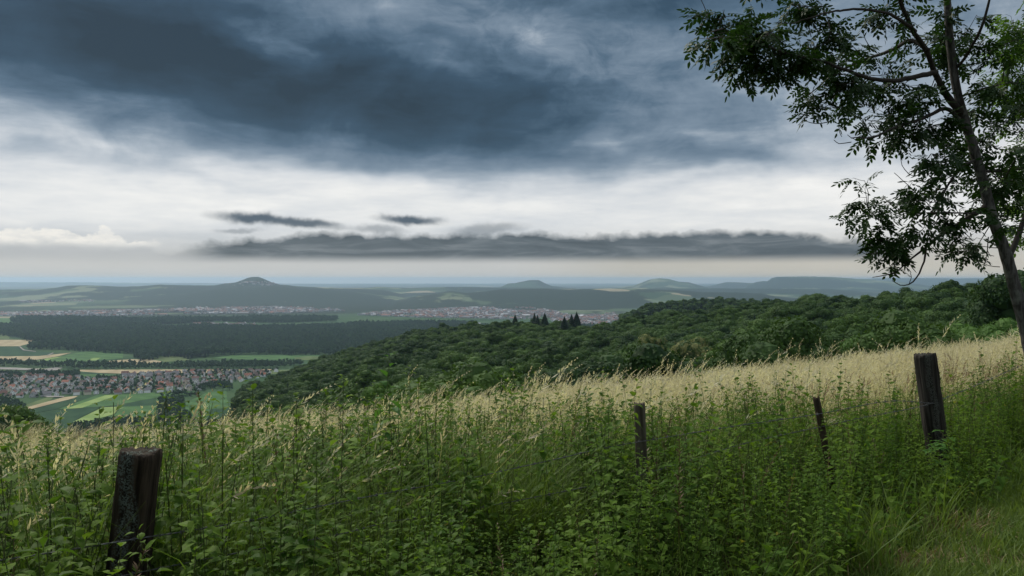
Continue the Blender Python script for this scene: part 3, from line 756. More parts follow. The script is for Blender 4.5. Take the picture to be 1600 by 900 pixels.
BELT = [
 [(-120, 566), (40, 568), (100, 572), (98, 576), (20, 573), (-120, 573)],
 [(96, 571), (180, 571), (260, 571), (330, 569), (420, 569), (470, 566), (474, 571), (440, 576), (330, 577.5), (220, 577.5), (150, 578), (104, 577)],
]
HEDGE = [
 [(-80, 585), (30, 585), (34, 591), (-80, 592)], [(70, 586), (125, 583), (122, 591), (80, 592)], [(40, 584), (70, 583), (68, 589), (44, 589)], [(150, 592), (180, 592), (176, 598), (152, 598)],
 [(330, 601), (360, 599), (364, 611), (330, 611)], [(302, 610), (332, 602), (330, 612), (306, 620)], [(250, 622), (285, 616), (306, 620), (290, 626), (286, 640), (300, 660), (250, 672), (246, 640)],
 [(110, 668), (130, 664), (240, 658), (250, 672), (310, 664), (400, 672), (400, 700), (100, 700)], [(0, 624), (40, 632), (40, 650), (0, 660)],
]
fp = fill(FOREST, 11.5, 1, name_wob=True); bp = fill(BELT, 11.0, 2); hp = fill(HEDGE, 6.5, 3); w_ = fbm(hp[:, 0] / 60., hp[:, 1] / 60., 61); hp = hp[w_ > .38]
print('plain trees', len(fp), len(bp), len(hp))
def plain_scatter(name, P2, sc_lo, sc_hi, confrac, seed):
    r2 = np.random.default_rng(seed); n = len(P2); x, y = P2[:, 0], P2[:, 1]
    zt = height(x, y); big = fbm(x / 160., y / 160., 31)
    s_ = r2.uniform(sc_lo, sc_hi, n) * (0.55 + .9 * big); co = (r2.uniform(size=n) < confrac * 2 * (fbm(x / 300., y / 300., 77)))
    k_ = np.where(co, 3 + r2.integers(0, 3, n), r2.integers(0, 3, n)); s3 = np.stack([s_, s_, s_ * r2.uniform(.85, 1.2, n)], 1)
    rt = np.zeros((n, 3)); rt[:, 2] = r2.uniform(0, 2*PI, n)
    return scatter(name, np.stack([x, y, zt - .5], 1), rt, s3, k_, protosP)
protosP = [proto('crown', m_) for m_ in CRL] + [proto('crown', remat(m_, M_CO)) for m_ in CONI]
plain_scatter('plain_forest', fp, .7, 1.25, .4, 11)
plain_scatter('tree_belt', bp, .5, .8, .1, 12)
plain_scatter('hedgerow', hp, .36, .68, .05, 13)

# ------------------------------------------------------------ village
def house(w, l, h, rh, wall_m, roof_m, win_m, eave=.45, chim=True, dormer=False):
    t = empty('house', (0, 0, 0))
    g = Geo(); x, y = w/2, l/2
    V = [(-x, -y, -2), (x, -y, -2), (x, y, -2), (-x, y, -2), (-x, -y, h), (x, -y, h), (x, y, h), (-x, y, h), (0, -y, h + rh), (0, y, h + rh)]
    g.add(V, [(0, 1, 5, 4), (1, 2, 6, 5), (2, 3, 7, 6), (3, 0, 4, 7)], [(4, 5, 8), (6, 7, 9)])
    obj('wall', g.mesh('wall', [wall_m]), t)
    g = Geo(); k = rh / x; ex = x + eave; ey = y + eave; ze = h - eave * k; th = .22
    for s_ in (-1, 1):
        A = [(s_*ex, -ey, ze), (s_*ex, ey, ze), (0, ey, h + rh), (0, -ey, h + rh)]; Bq = [(p[0], p[1], p[2] + th) for p in A]
        g.add(A + Bq, [(4, 5, 6, 7), (0, 3, 2, 1), (0, 1, 5, 4), (1, 2, 6, 5), (3, 0, 4, 7)])
    rf = obj('roof', g.mesh('roof', [roof_m]), t)
    if chim:
        g = Geo(); cx, cy = x * .25, y * .3; z0 = h + rh * .6; z1 = h + rh + .9
        V = [(cx + a_*.35, cy + b_*.35, z_) for z_ in (z0, z1) for a_, b_ in ((-1, -1), (1, -1), (1, 1), (-1, 1))]
        g.add(V, [(0, 1, 5, 4), (1, 2, 6, 5), (2, 3, 7, 6), (3, 0, 4, 7), (4, 5, 6, 7)]); obj('chimney', g.mesh('chimney', [M_CHIM]), rf)
    def win(cx, cy, cz, dx_, dy_, ww, wh):
        g = Geo(); n_ = np.array([dy_, -dx_, 0.0]); u = np.array([dx_, dy_, 0.]); c_ = np.array([cx, cy, cz]) 
        V = []
        for o_ in (0.04, -.12):
            for a_, b_ in ((-1, -1), (1, -1), (1, 1), (-1, 1)): V.append(c_ + n_*o_ + u*a_*ww/2 + np.array([0, 0, b_*wh/2]))
        g.add(V, [(0, 1, 2, 3), (0, 4, 5, 1), (1, 5, 6, 2), (2, 6, 7, 3), (3, 7, 4, 0)]); obj('window', g.mesh('window', [win_m]), t)
    for zz_ in (1.6, 4.3):
        if zz_ + .8 > h: continue
        for c_ in (-.28, .28): win(c_*w, -y, zz_, 1, 0, 1.3, 1.3)
    win(0, -y, h + rh*.35, 1, 0, 1.2, 1.1)
    return t
M_CHIM = plain('chimney brick', (0.22, 0.12, 0.09), .9)
M_WIN, N = mat('dark window glass'); finish(M_WIN, N, pbr(N, (0.03, 0.04, 0.05, 1), .15, spec=.5))
WALLS = {'white': plain('white render', (0.80, 0.79, 0.77), .85, .06), 'cream': plain('cream render', (0.62, 0.55, 0.42), .85, .08), 'grey': plain('grey render', (0.42, 0.41, 0.40), .85, .1)}
ROOFS = {'orange tiled': plain('orange roof tiles', (0.26, 0.10, 0.06), .8, .25, .2), 'red-brown tiled': plain('red brown roof tiles', (0.17, 0.08, 0.06), .8, .25, .2),
         'dark grey': plain('dark grey roof tiles', (0.085, 0.085, 0.095), .7, .25, .2), 'brown': plain('brown roof tiles', (0.11, 0.075, 0.062), .8, .25, .2)}
HP = []
for wn, rn, w, l, h, rh in [('white', 'orange tiled', 11, 13, 5.4, 3.9), ('white', 'red-brown tiled', 10, 14, 5.6, 4.0), ('cream', 'brown', 11, 12, 5.2, 4.2), ('white', 'dark grey', 10, 12, 5.6, 3.4),
                            ('cream', 'orange tiled', 12, 16, 5.0, 4.6), ('grey', 'red-brown tiled', 11, 15, 4.0, 4.8), ('white', 'brown', 9, 11, 5.8, 3.6), ('grey', 'dark grey', 12, 17, 5.0, 4.2)]:
    HP.append((house(w, l, h, rh, WALLS[wn], ROOFS[rn], M_WIN), wn, rn, w))
VILL = [(-60, 588), (60, 588), (100, 590), (176, 592), (196, 585), (270, 582.5), (340, 580.5), (436, 579.5), (424, 588), (372, 598), (328, 603), (318, 612), (262, 612.5), (240, 614), (120, 618), (98, 617), (62, 622), (10, 624), (-60, 626)]
r_ = np.random.default_rng(5)
VW = np.array([unproj(*p) for p in VILL]); x0, y0 = VW.min(0); x1, y1 = VW.max(0)
hs = []
ang0 = R(24)
ca, sa = math.cos(ang0), math.sin(ang0)
for a_ in np.arange(-2600, 2600, 20.5):
    for b_ in np.arange(-800, 4200, 29.0):
        if (round(b_ / 29.0) % 3) == 2 and r_.uniform() < .45: continue
        hs.append((a_*ca - b_*sa + r_.uniform(-4, 4), a_*sa + b_*ca + r_.uniform(-5, 5)))
hs = np.array(hs); hs = hs[in_poly(hs[:, 0], hs[:, 1], VW)]
# the lane and gardens stay open
dens = fbm(hs[:, 0] / 70., hs[:, 1] / 70., 91); keep = dens > .30; hs_g = hs[~keep]; hs = hs[keep]
hpx = 800 + F * hs[:, 0] / hs[:, 1]
hs = hs[hpx > -25]
# past about 300 houses: the nearest ones as houses of their own
o_ = np.argsort(hs[:, 1]); own, more = hs[o_[:300]], hs[o_[300:]]
print('houses', len(own), len(more))
def vzone(px, Y):
    s_ = 'near edge' if Y < 1820 else ('middle' if Y < 1980 else 'far side')
    if px < 60: e_ = 'at the left picture edge'
    elif px < 130: e_ = 'above the tan strip'
    elif px < 200: e_ = 'above the lime strips'
    elif px < 290: e_ = 'above the long hedge'
    elif px < 350: e_ = 'by the pale lane'
    else: e_ = 'nearest the wooded spur'
    return f'{s_} of the village {e_}'
for x, y in own:
    px = 800 + F * x / y
    k = r_.choice(8, p=(np.array([3, 4, 2, 6, 1, 2, 5, 4.]) if px < 190 or px > 280 else np.array([5, 2, 1, 6, 2, 2, 4, 5.])) / 27.)
    src, wn, rn, w = HP[k]
    t = copy_tree(src); t.location = (x, y, PLAIN + .2); t.rotation_euler.z = ang0 + (PI/2 if r_.uniform() < .45 else 0) + r_.normal(0, .12)
    s_ = r_.uniform(.85, 1.15); t.scale = (s_, s_, s_)
    tag(t, f'{wn} house, {rn} roof, {vzone(px, y)}', 'house', 'houses of the village in the valley')
def joined(srcs, P2, seed, name, zoff=.2, rot0=0.0, smin=.8, smax=1.2):
    """far houses melted into one mesh"""
    r2 = np.random.default_rng(seed); data = []
    for t in srcs:
        Vs, Fs, n0 = [], [], 0
        for ch in [c_ for c_ in t.children if not c_.name.startswith('window')]:
            me = ch.data; v = np.zeros(len(me.vertices)*3); me.vertices.foreach_get('co', v); v = v.reshape(-1, 3)
            me.calc_loop_triangles(); tr = np.zeros(len(me.loop_triangles)*3, int); me.loop_triangles.foreach_get('vertices', tr); Vs.append(v); Fs.append((tr.reshape(-1, 3) + n0, me.materials[0])); n0 += len(v)
        data.append((np.concatenate(Vs), Fs))
    far = name != 'far_village_houses'
    FW = [plain('town wall', (.32, .32, .33), .9, .35), plain('town wall grey', (.17, .17, .18), .9, .3), plain('town wall dull', (.20, .18, .165), .9, .3)] if far else list(WALLS.values())
    mats = FW + list(ROOFS.values()); idx = {m_.name: i_ for i_, m_ in enumerate(list(WALLS.values()) + list(ROOFS.values()))}
    V, T, MI, n0 = [], [], [], 0
    zz_ = height(P2[:, 0], P2[:, 1])
    for (x, y), z_ in zip(P2, zz_):
        v, Fs = data[r2.integers(len(data))]; a_ = rot0 + (PI/2 if r2.uniform() < .5 else 0) + r2.normal(0, .2); s_ = r2.uniform(smin, smax)
        c_, d_ = math.cos(a_), math.sin(a_); sx = s_ * (1 if r2.uniform() < .93 else 3.2)
        q = v * np.array([sx, sx, s_]); V.append(np.stack([q[:, 0]*c_ - q[:, 1]*d_ + x, q[:, 0]*d_ + q[:, 1]*c_ + y, q[:, 2] + z_ + zoff], 1))
        rk = r2.choice([0, 1, 4, 4, 6, 5, 6, 5])
        for f, m_ in Fs: T.append(f + n0); MI.append(np.full(len(f), rk if (far and 'tiles' in m_.name) else idx.get(m_.name, 6)))
        n0 += len(v)
    o = obj(name, mesh_np(name, np.concatenate(V), [np.concatenate(T)], mats, np.concatenate(MI))); tag(o, kind='stuff'); return o
srcs = [h_[0] for h_ in HP]
if len(more) > 3: joined(srcs, more, 3, 'far_village_houses', rot0=ang0)
# towns of the valley, thousands of houses
TOWNS = [([(-60, 490), (60, 488), (150, 486), (260, 484), (300, 481), (420, 480), (520, 482), (540, 487), (420, 490), (300, 491), (150, 495), (-60, 494)], 40, .30),
         ([(30, 472.5), (140, 472), (150, 474), (40, 475)], 60, .3), ([(560, 492), (600, 487), (640, 485), (700, 483), (760, 482), (830, 482), (870, 487), (900, 498), (800, 499), (640, 496)], 32, .62),
         ([(860, 500), (890, 494), (960, 490), (980, 497), (940, 508), (870, 508)], 24, .85), ([(365, 449), (380, 449), (430, 449)], 50, .5)]
tp = []
for poly, sp, d_ in TOWNS[:4]:
    P2 = fill([poly], sp, 50 + sp); w_ = fbm(P2[:, 0] / 260., P2[:, 1] / 260., 40 + sp); tp.append(P2[(w_ > .52 - d_ * .28)])
tp = np.concatenate(tp); print('town', len(tp))
joined(srcs, tp, 4, 'distant_town', smin=.9, smax=1.5)
# hamlet on the side of the cone-shaped hill
r2 = np.random.default_rng(8); q = []
while len(q) < 75:
    px = r2.normal(405, 17); Y = r2.uniform(9500, 10350); zz_ = hz((px - 800) / F * Y, Y)
    if 440.3 < HY - zz_ * F / Y < 446.5: q.append(((px - 800) / F * Y, Y))
joined(srcs, np.array(q), 5, 'hillside_town', smin=1.0, smax=1.5)
q = [unproj(r2.uniform(303, 400), r2.uniform(506.5, 509.5)) for _ in range(60)] + [unproj(r2.uniform(735, 750), 507 + r2.uniform(-.5, .5)) for _ in range(6)]
joined(srcs, np.array(q), 6, 'forest_edge_houses', smin=.9, smax=1.4)
for h_ in HP: drop_proto(h_[0])
# garden trees of the village
gt = np.concatenate([hs_g[:, :], own[r_.uniform(size=len(own)) < .45] + r_.uniform(-11, 11, (1, 2)), more[r_.uniform(size=len(more)) < .4] + 9.0]) if len(more) else hs_g
gt = gt + r_.uniform(-5, 5, gt.shape)
gt = fill([VILL], 12.5, 77); allh = np.concatenate([own, more]); dmin = np.min(np.hypot(gt[:, None, 0] - allh[None, :, 0], gt[:, None, 1] - allh[None, :, 1]), axis=1)
gt = gt[(dmin > 8.5) & (fbm(gt[:, 0] / 55., gt[:, 1] / 55., 92) + r_.uniform(-.2, .2, len(gt)) > .36)]; print('garden', len(gt), len(hs_g)); plain_scatter('garden_trees', gt, .34, .66, .25, 14)
# ------------------------------------------------------------ fence
def at(px, py, Y): return np.array([(px - 800) / F * Y, Y, -(py - HY) / F * Y])
def woodmat(name, dark, light, lichen=None, sc=1.0):
    m_, N = mat(name)
    tcn = N.n('ShaderNodeTexCoord').outputs['Object']
    st = N.vm('MULTIPLY', tcn, (38*sc, 38*sc, 2.2*sc))
    grain = N.noise(st, 1.0, 5, .65, .25); fine = N.noise(tcn, 30, 5, .6)
    col = N.mix(N.ss(grain, .34, .66), dark, light)
    h_ = N.m('ADD', grain, N.m('MULTIPLY', fine, .25))
    if lichen is not None:
        blot = N.noise(N.vm('MULTIPLY', tcn, (9, 9, 3.2)), 1.0, 2, .5); spk = N.noise(tcn, 120, 3, .7)
        ox = N.sep(tcn)[0]; band = N.m('SUBTRACT', 1.0, N.ss(N.m('ABSOLUTE', N.m('ADD', ox, N.m('MULTIPLY', N.m('SUBTRACT', blot, .5), .16))), .012, .04)); lm = N.m('MULTIPLY', band, N.m('MULTIPLY', N.ss(spk, .44, .56), N.ss(N.noise(tcn, 26, 3, .6), .34, .50)))
        col = N.mix(lm, col, lichen); h_ = N.m('ADD', h_, N.m('MULTIPLY', lm, .25))
    return finish(m_, N, pbr(N, col, .92, h_, .9, .012, spec=.15))
M_P1 = woodmat('old oak post with lichen', (0.012, 0.009, 0.006, 1), (0.070, 0.052, 0.036, 1), (0.15, 0.18, 0.155, 1))
M_P2 = woodmat('weathered round post', (0.05, 0.042, 0.030, 1), (0.13, 0.115, 0.085, 1), None, .8)
M_P4 = woodmat('split grey black post', (0.014, 0.012, 0.010, 1), (0.060, 0.053, 0.045, 1), (0.11, 0.115, 0.10, 1))
M_P3 = woodmat('thin rotten stake', (0.035, 0.026, 0.018, 1), (0.10, 0.075, 0.050, 1))
def post_mesh(name, w, d, h, seed, m_, rough=.10, fissures=5, round_=False, top=.02):
    r2 = np.random.default_rng(seed); seg = 44; nz = 60; V = []; q = []; t = []
    fis = [(r2.uniform(0, 2*PI), r2.uniform(.05, .12), r2.uniform(.10, .26)) for _ in range(fissures)]
    for k in range(nz + 1):
        z_ = h * k / nz
        for j in range(seg):
            a_ = j * 2 * PI / seg
            e = 1.0 if round_ else 1 / (abs(math.cos(a_))**3.2 + abs(math.sin(a_))**3.2) ** (1/3.2)
            e *= 1 + rough * (float(vnoise(np.array([a_ * 5 + seed]), np.array([z_ * 3.]), seed)[0]) - .5) + rough * .5 * (float(vnoise(np.array([a_ * 14.]), np.array([z_ * 9. + seed]), seed + 1)[0]) - .5)
            for fa, fw, fd in fis:
                dd = abs((a_ - fa - .15 * math.sin(z_ * 2 + fa * 7) + PI) % (2*PI) - PI)
                if dd < fw * 2: e -= fd * math.exp(-(dd / fw) ** 2) * (0.5 + .5 * math.sin(z_ * 1.7 + fa * 3))
            tz = z_ + (r2.normal(0, top) + top * 1.3 * math.sin(2 * a_ + seed) if k == nz else 0)
            if k == nz: e *= .95
            V.append((w/2 * e * math.cos(a_), d/2 * e * math.sin(a_), tz))
    for k in range(nz):
        for j in range(seg): q.append((k*seg + j, k*seg + (j+1) % seg, (k+1)*seg + (j+1) % seg, (k+1)*seg + j))
    n0 = len(V)
    for rr_ in (.6, .25):
        for j in range(seg):
            v = V[nz*seg + j]; V.append((v[0]*rr_, v[1]*rr_, h - .012*(1-rr_) + r2.normal(0, top * .4)))
    V.append((0, 0, h - .012)); c_ = len(V) - 1
    for j in range(seg):
        j2 = (j+1) % seg; q.append((nz*seg + j, nz*seg + j2, n0 + j2, n0 + j)); q.append((n0 + j, n0 + j2, n0 + seg + j2, n0 + seg + j)); t.append((n0 + seg + j, n0 + seg + j2, c_))
    g = Geo(); g.add(V, q, t); return g.mesh(name, [m_], True)
def place_post(px_t, py_t, px_b, py_b, Y, w, d, h, seed, m_, label, cat='fence post', name='fence_post', **kw):
    top, bot = at(px_t, py_t, Y), at(px_b, py_b, Y); ax = top - bot; ax /= np.linalg.norm(ax)
    o = obj(name, post_mesh(name, w, d, h, seed, m_, **kw)); base = top - ax * h
    o.location = base; o.rotation_euler = Vector(ax).to_track_quat('Z', 'X').to_euler(); o.rotation_mode = 'QUATERNION'
    qt = Vector((0, 0, 1)).rotation_difference(Vector(ax)); o.rotation_quaternion = qt
    tag(o, label, cat, 'posts of the barbed wire fence'); return o
place_post(221, 704, 199, 893, 3.3, .150, .15, 1.55, 1, M_P1, 'thick dark fence post with pale lichen, standing at the lower left', fissures=7, rough=.16, top=.005)
place_post(999, 630, 1004, 770, 5.6, .078, .078, 1.45, 2, M_P2, 'round grey-brown fence post at the centre right in green herbs', round_=True, rough=.06, fissures=2, top=.004)
place_post(1275, 621, 1291, 706, 6.4, .050, .045, 1.25, 3, M_P3, 'thin leaning wooden stake between round post and thick right post', cat='stake', name='fence_stake', rough=.2, fissures=3, top=.006)
place_post(1445, 553, 1462, 690, 7.2, .178, .15, 1.75, 4, M_P4, 'thick dark split fence post in the golden grass at the right', fissures=6, rough=.14, top=.004)
# barbed wire
M_WIRE, N = mat('galvanised wire'); nz = N.noise(N.n('ShaderNodeTexCoord').outputs['Object'], 14, 3, .6)
wp = N.n('ShaderNodeBsdfPrincipled'); N.inp(wp.inputs['Base Color'], N.mix(nz, (0.20, 0.22, 0.23, 1), (0.06, 0.045, 0.04, 1))); wp.inputs['Metallic'].default_value = .7; wp.inputs['Roughness'].default_value = .45
finish(M_WIRE, N, wp.outputs[0])
def spline(P, step):
    P = np.asarray(P, float); out = []
    Q = np.concatenate([[2*P[0] - P[1]], P, [2*P[-1] - P[-2]]])
    for k in range(1, len(Q) - 2):
        n = max(2, int(np.linalg.norm(Q[k+1] - Q[k]) / step))
        for u in np.linspace(0, 1, n, endpoint=False):
            a_, b_, c_, d_ = Q[k-1], Q[k], Q[k+1], Q[k+2]
            out.append(.5*((2*b_) + (-a_ + c_)*u + (2*a_ - 5*b_ + 4*c_ - d_)*u*u + (-a_ + 3*b_ - 3*c_ + d_)*u**3))
    out.append(P[-1]); return np.array(out)
def depth_on_fence(px): return np.interp(px, [-200, 190, 225, 999, 1275, 1450, 1600, 1700], [2.6, 3.15, 3.25, 5.5, 6.32, 7.05, 8.9, 9.2])
barb_me = None
def wire(pix, label, seed):
    global barb_me
    P = [at(px, py, float(depth_on_fence(px)) - .03) for px, py in pix]; C_ = spline(P, .012); n = len(C_)
    T = np.gradient(C_, axis=0); L = np.concatenate([[0], np.cumsum(np.linalg.norm(np.diff(C_, axis=0), axis=1))]); T /= np.linalg.norm(T, axis=1)[:, None]
    up = np.array([0, 0, 1.]); A_ = np.cross(T, up); A_ /= np.linalg.norm(A_, axis=1)[:, None]; B_ = np.cross(T, A_)
    g = Geo()
    for s_ in (0, PI):
        ph = L * 2 * PI / .07 + s_
        g.tube(C_ + (np.cos(ph)[:, None]*A_ + np.sin(ph)[:, None]*B_) * .0018, .0017, 5)
    w = obj('barbed_wire', g.mesh('barbed_wire', [M_WIRE], True)); tag(w, label, 'barbed wire', 'wires of the fence')
    if barb_me is None:
        g = Geo()
        for a_ in (0, 1):
            th = np.linspace(0, 2.2*PI, 10); P_ = np.stack([np.linspace(-.005, .005, 10) + a_*.006, np.cos(th)*.0055, np.sin(th)*.0055], 1); d0 = np.array([0, P_[0, 1], P_[0, 2]]); 
            g.tube(P_, .0014, 4)
            for e_, sg in ((P_[0], 1), (P_[-1], -1)): g.tube(np.array([e_, e_ + np.array([.002*sg, .011*sg*(1 if a_ else -1), .012*sg])]), [.0014, .0004], 4)
        barb_me = g.mesh('barb', [M_WIRE], True)
    k = .06
    while k < L[-1]:
        i_ = int(np.searchsorted(L, k)); b = obj('barb', barb_me, w); b.location = C_[i_]; b.rotation_mode = 'QUATERNION'
        b.rotation_quaternion = Vector((1, 0, 0)).rotation_difference(Vector(T[i_])) @ Euler((k * 5, 0, 0)).to_quaternion(); k += .125
    return w
wire([(-60, 955), (90, 920), (205, 897), (300, 878), (387, 861), (530, 835), (601, 817), (699, 802), (840, 776), (1001, 742), (1160, 694), (1287, 666), (1346, 653), (1430, 637), (1462, 628)], 'lower strand of barbed wire running from lichen post to thick right post', 1)
wire([(-60, 884), (90, 862), (212, 842), (311, 827), (430, 806), (500, 791), (612, 769), (725, 749), (811, 730), (875, 716), (939, 701), (1001, 690), (1060, 680), (1160, 664), (1278, 647), (1388, 627), (1455, 630), (1467, 626), (1530, 600), (1598, 570)], 'upper strand of barbed wire reaching on to the ash trunk', 2)

# ------------------------------------------------------------ ash trees
def barkmat():
    m_, N = mat('ash bark'); p = N.n('ShaderNodeNewGeometry').outputs['Position']
    a_ = N.noise(N.vm('MULTIPLY', p, (30, 30, 7)), 1.0, 5, .6, .3); b_ = N.noise(p, 6, 3, .5); ring = N.noise(N.vm('MULTIPLY', p, (10, 10, 55)), 1.0, 3, .6)
    c = N.mix(N.ss(a_, .35, .65), (0.040, 0.036, 0.032, 1), (0.13, 0.125, 0.115, 1)); c = N.mix(N.ss(b_, .55, .7), c, (0.17, 0.175, 0.15, 1))
    return finish(m_, N, pbr(N, c, .9, N.m('ADD', a_, N.m('MULTIPLY', ring, .6)), .8, .012, spec=.15))
M_BARK = barkmat(); M_TWIG = plain('ash twigs', (0.045, 0.038, 0.032), .85)
M_ASH = leafmat('ash leaves', (0.010, 0.032, 0.008, 1), (0.052, 0.115, 0.020, 1), trans=.28, scale=2.2, spec=.2)
M_ASH2 = leafmat('yellow green ash leaves', (0.06, 0.13, 0.018, 1), (0.11, 0.20, 0.026, 1), trans=.45, scale=2.2, spec=.2)
def ash_leaf(r2, L=.245):
    """one compound leaf: rachis with opposite leaflets, at the origin along +x; arrays of verts and quads"""
    V, q = [], []; n = int(r2.integers(4, 6)); droop = r2.uniform(.10, .35)
    def rp(u): return np.array([L*u*.95, 0, -droop*L*u*u])
    pts_ = [(rp(.22 + .78*k/n), sg) for k in range(n) for sg in (-1, 1)] + [(rp(1.0), 0)]
    for p_, sg in pts_:
        l = L * r2.uniform(.27, .36); w = l * .42; a_ = (sg * r2.uniform(.75, 1.1)); d = np.array([math.cos(a_), math.sin(a_), r2.uniform(-.45, -.05)]); d /= np.linalg.norm(d)
        s_ = np.array([-d[1], d[0], r2.uniform(-.3, .3)]); s_ /= np.linalg.norm(s_); u = np.cross(d, s_)
        c = p_; i0 = len(V)
        V += [c, c + d*l*.35 + s_*w*.5 + u*w*.12, c + d*l, c + d*l*.35 - s_*w*.5 + u*w*.12, c + d*l*.72 + s_*w*.36, c + d*l*.72 - s_*w*.36, c + d*l*.40]
        q += [(i0, i0+1, i0+6, i0+3), (i0+6, i0+1, i0+4, i0+2), (i0+6, i0+2, i0+5, i0+3)]
    # rachis as a thin strip
    i0 = len(V)
    for u in (0, .5, 1):
        p_ = rp(u); V += [p_ + [0, -.0012, 0], p_ + [0, .0012, 0]]
    q += [(i0, i0+2, i0+3, i0+1), (i0+2, i0+4, i0+5, i0+3)]
    return np.array(V), np.array(q)
def build_ash(label, base, limbs, twigs, clusters, seed, mleaf, depth_fn, leaves_per=(9, 13), bare=()):
    r2 = np.random.default_rng(seed); root = empty('ash_tree', base); tag(root, label, 'tree')
    B0 = np.array(base)
    gt_, gb, gl = Geo(), Geo(), Geo()
    nodes = []; parent = []; limb_rad = []
    for li, (P, rad) in enumerate(limbs):
        C_ = spline(P, .06); rr_ = np.interp(np.linspace(0, len(P)-1, len(C_)), np.arange(len(P)), rad)
        if li: C_ = C_ + np.cumsum(r2.normal(0, .004, C_.shape), 0)
        rr_ = rr_ * (1 + r2.normal(0, .03, len(rr_)))
        (gt_ if li == 0 else gb).tube(C_ - B0, rr_ * (1 if li == 0 else .82), 14 if li == 0 else 8)
        nodes += list(C_[::3]); 
    nodes = np.array(nodes); N0 = len(nodes); nodes = list(nodes); par = [-1] * N0; load = [0] * N0
    cl = sorted(clusters, key=lambda c: min(np.linalg.norm(np.array(nodes[:N0:2]) - c[0], axis=1)))
    def leafspray(c, dirv_, k_, spread):
        for _ in range(k_):
            v, q = LV[int(r2.integers(len(LV)))]
            yaw = r2.uniform(0, 2*PI); e = Euler((r2.normal(0, .45), r2.normal(.25, .35), yaw)); M_ = np.array(e.to_matrix())
            o_ = c + r2.normal(0, spread, 3) * .5
            gl.add((v * r2.uniform(.8, 1.15)) @ M_.T + o_ - B0, q)
    LV = [ash_leaf(r2) for _ in range(14)]
    for c, rad, k_ in cl:
        arr = np.array(nodes); dd = np.linalg.norm(arr - c, axis=1) + .25 * np.maximum(0, arr[:, 2] - c[2]); b_ = int(np.argmin(dd)); p0 = arr[b_]
        dist_ = np.linalg.norm(c - p0); nseg = max(3, int(dist_ / .12)); u = np.linspace(0, 1, nseg + 1)[:, None]
        sag = np.array([0, 0, -1.]) * dist_ * .10; perp = r2.normal(0, dist_ * .10, 3)
        P = p0 + (c - p0) * u + (perp + sag * r2.uniform(-1, 1.2)) * np.sin(u * PI) + np.concatenate([[[0, 0, 0]], r2.normal(0, .008, (nseg, 3))])
        r_b = min(.028, .004 + .007 * dist_); gb.tube(P - B0, np.linspace(r_b, .0028, len(P)), 5)
        prev = b_
        for p_ in P[1:]: nodes.append(p_)
        nt2 = k_
        for _ in range(nt2):                              # leafy twigs round the cluster
            a_ = r2.normal(size=3); a_ /= np.linalg.norm(a_); a_[2] = a_[2]*.6 + .12; L = rad * r2.uniform(.45, 1.1)
            s0 = P[-1 - int(r2.integers(0, min(3, nseg)))]; e_ = s0 + a_ * L; m_ = (s0 + e_) / 2 + np.array([0, 0, .05 * L]) + r2.normal(0, .02, 3)
            gb.tube(np.array([s0, m_, e_]) - B0, [.0032, .0026, .002], 4, cap=False)
            nl_ = int(r2.integers(3, 6))
            for w_ in range(nl_):
                q_ = r2.uniform(.45, 1.0); c2 = (s0*(1-q_) + e_*q_) if w_ else e_
                v, q = LV[int(r2.integers(len(LV)))]; out = math.atan2(a_[1], a_[0]) + r2.normal(0, .9)
                M_ = np.array(Euler((r2.normal(0, .5), r2.normal(.30, .4), out)).to_matrix()); gl.add((v * r2.uniform(.72, 1.08)) @ M_.T + c2 - B0, q)
    for P, r0 in bare:
        C_ = spline(P, .05); gb.tube(C_ + np.cumsum(r2.normal(0, .002, C_.shape), 0) - B0, np.linspace(r0, .0035, len(C_)), 5)
    obj('trunk', gt_.mesh('trunk', [M_BARK], True), root); obj('branch', gb.mesh('branch', [M_TWIG], True), root); obj('foliage', gl.mesh('foliage', [mleaf]), root)
    print(label, 'leaf quads', sum(len(x) for x in gl.q))
    return root
TD = 9.0
def pxl(L_, D0=TD, dd=None):
    out = []
    for k, p in enumerate(L_):
        D = D0 + (dd[k] if dd is not None else 0); out.append(at(p[0], p[1], D))
    return out
PXM = TD / F
trunk = [(1650, 740), (1622, 600), (1612, 550), (1600, 500), (1583, 440), (1571, 395), (1550, 338), (1538, 290), (1522, 235), (1507, 185), (1496, 145), (1489, 105), (1484, 60), (1480, 0), (1474, -60), (1462, -130), (1450, -200)]
trad = [x_ * PXM for x_ in (16, 14.5, 13.5, 12, 10.4, 9.5, 8.7, 8, 7.4, 7, 6.2, 6.4, 5.8, 5, 4, 2.6, 1.5)]
